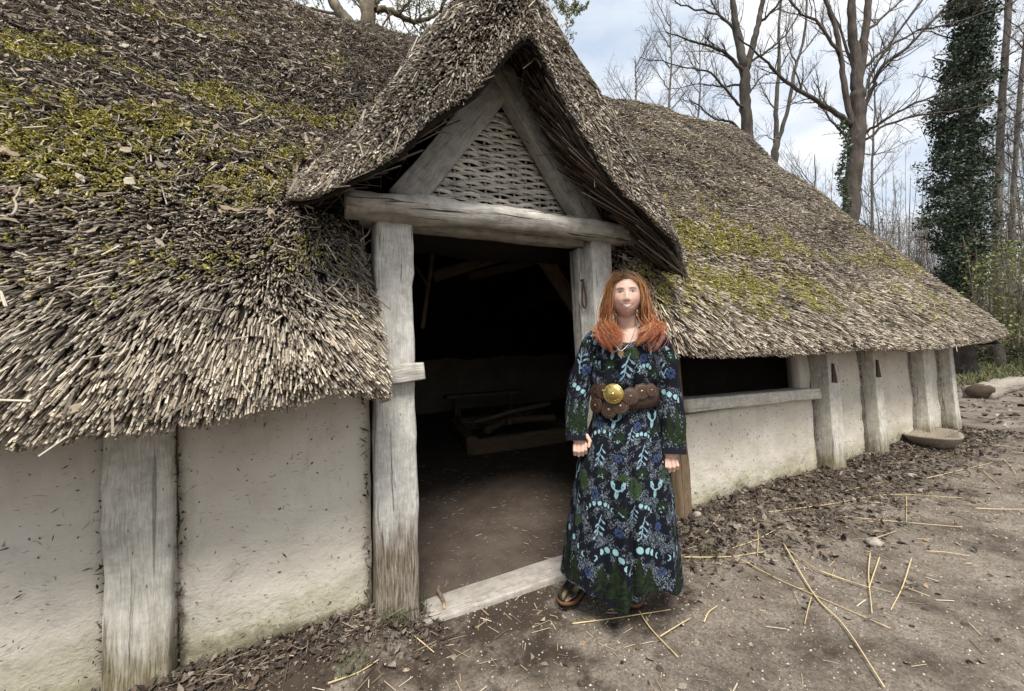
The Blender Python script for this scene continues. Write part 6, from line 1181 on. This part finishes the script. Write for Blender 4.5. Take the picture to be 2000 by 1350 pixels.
for k in range(NL):
    sg = 1 if k % 2 else -1; q = (k//2+0.5)/(NL/2); y0 = -0.074+0.150*q; back = q; dp = rnd.random(); warm = rnd.random(); pt = -0.008
    hz0 = HZ*math.sqrt(max(0.03, 1-(y0/HY)**2))*1.03; side = 0.075+0.008*dp+0.005*math.sin(q*3.1); yb = -0.030+0.095*q
    P = [(pt+sg*0.004, y0, hz0+0.003), (pt+sg*0.042, y0*0.9+0.003, hz0*0.915+0.002), (sg*(side-0.004), yb-0.020, 0.050), (sg*(side+0.010), yb-0.010, -0.015), (sg*(side+0.014+0.010*dp), yb, -0.075)]
    P = [RH@np.array(p_)+HEAD for p_ in P]; fwd = q < 0.62; ln = rnd.uniform(0.215, 0.30) if fwd else rnd.uniform(0.20, 0.25)
    sx = (0.052+0.065*q+rnd.uniform(-0.02, 0.02)) if fwd else (0.098+rnd.uniform(-0.02, 0.025)); yl = (-0.118-0.02*rnd.random()) if fwd else (-0.085+0.02*rnd.random())
    e1 = np.array([HEAD[0]+sg*(side+0.012+0.02*dp), yb*0.4-0.03*fwd, HEAD[2]-0.130]); cu = rnd.uniform(0.010, 0.035)*(1 if rnd.random() < 0.7 else -1)
    e2 = np.array([HEAD[0]+sg*(sx+0.035), yl*0.75-0.01, HEAD[2]-0.130-(ln-0.13)*0.42]); e3 = np.array([HEAD[0]+sg*sx, yl-0.012, HEAD[2]-ln*0.93]); e4 = np.array([HEAD[0]+sg*(sx+cu), yl-0.008, HEAD[2]-ln-0.008])
    m_ = 30; C0 = catmull(np.array(P+[e1, e2, e3, e4]), m_); f = np.linspace(0, 1, m_); wv = rnd.uniform(0, 6.28); am = rnd.uniform(0.008, 0.020)*smooth(0.30, 0.85, f); fr_ = rnd.uniform(11, 17); C0[:, 0] += am*np.sin(f*fr_+wv); C0[:, 1] += am*0.5*np.cos(f*fr_+wv); base_c = rnd.uniform(0.75, 1.15)
    for q2 in range(46):
        off = np.array([rnd.gauss(0, 0.0065), rnd.gauss(0, 0.010), rnd.gauss(0, 0.004)]); prof = np.interp(f, [0, 0.15, 0.5, 0.85, 1], [0.6, 0.6, 1.0, 1.15, 0.8]); stray = 1.0 if rnd.random() < 0.8 else rnd.uniform(1.5, 3.0)
        C = C0+off[None]*prof[:, None]*stray; C[:, 0] += 0.002*np.sin(f*30+q2); mm = int(m_*rnd.uniform(0.82, 1.0)); C = C[:mm]; ff = f[:mm]; r_ = rnd.uniform(0.0008, 0.0017)
        tube(b, C, r_*np.interp(ff/ff[-1], [0, 0.1, 0.75, 1], [0.7, 1.1, 1.0, 0.15]), 4, hair_col(ff+rnd.uniform(-0.04, 0.04), min(1, max(0, warm+rnd.uniform(-0.25, 0.25))))*base_c*rnd.uniform(0.85, 1.15), False)
b.build('hair', m_hair, person, True, 'stuff')
# ---- earrings and pendant
m_silver = mat_plain('dull_silver', (0.42, 0.40, 0.36), 0.35, 0.2, 100, 0.5, 1.0, 0.2)
for sg in (-1, 1):
    b = MB(); c = HEAD+RH@np.array([sg*0.083, -0.012, -0.05]); t = np.linspace(0, 2*np.pi, 24); tube(b, np.stack([c[0]+0.011*np.cos(t), np.full(24, c[1]-0.012), c[2]-0.02+0.013*np.sin(t)], -1), 0.0016, 5, None, False); tube(b, [c+(0, -0.006, 0.02), c+(0, -0.012, -0.006)], 0.0012, 5); b.build('earring', m_silver, person)
nk = bpy.data.objects.new('necklace', None); COLL.objects.link(nk); nk.parent = person
pc = np.array([lp(1212, 691, -0.15)[0], -0.172, lp(1212, 691, -0.15)[1]]); b = MB(); tube(b, catmull([(pc[0]-0.05, -0.06, pc[2]+0.12), (pc[0]-0.02, -0.145, pc[2]+0.05), tuple(pc+np.array([0, 0, 0.014])), (pc[0]+0.045, -0.145, pc[2]+0.05), (pc[0]+0.085, -0.06, pc[2]+0.12)], 30), 0.0014, 5); b.build('chain', m_silver, nk)
b = MB(); t = np.linspace(0, 2*np.pi, 28); tube(b, np.stack([pc[0]+0.014*np.cos(t), np.full(28, pc[1]), pc[2]+0.014*np.sin(t)], -1), 0.002, 6, None, False); V = [pc+np.array([0, 0.001, 0])]+[pc+np.array([0.012*math.cos(q), 0.002, 0.012*math.sin(q)]) for q in t]; b.add(V, None, [(0, 1+k, 2+k) for k in range(27)]); b.build('pendant', m_bronze, nk)
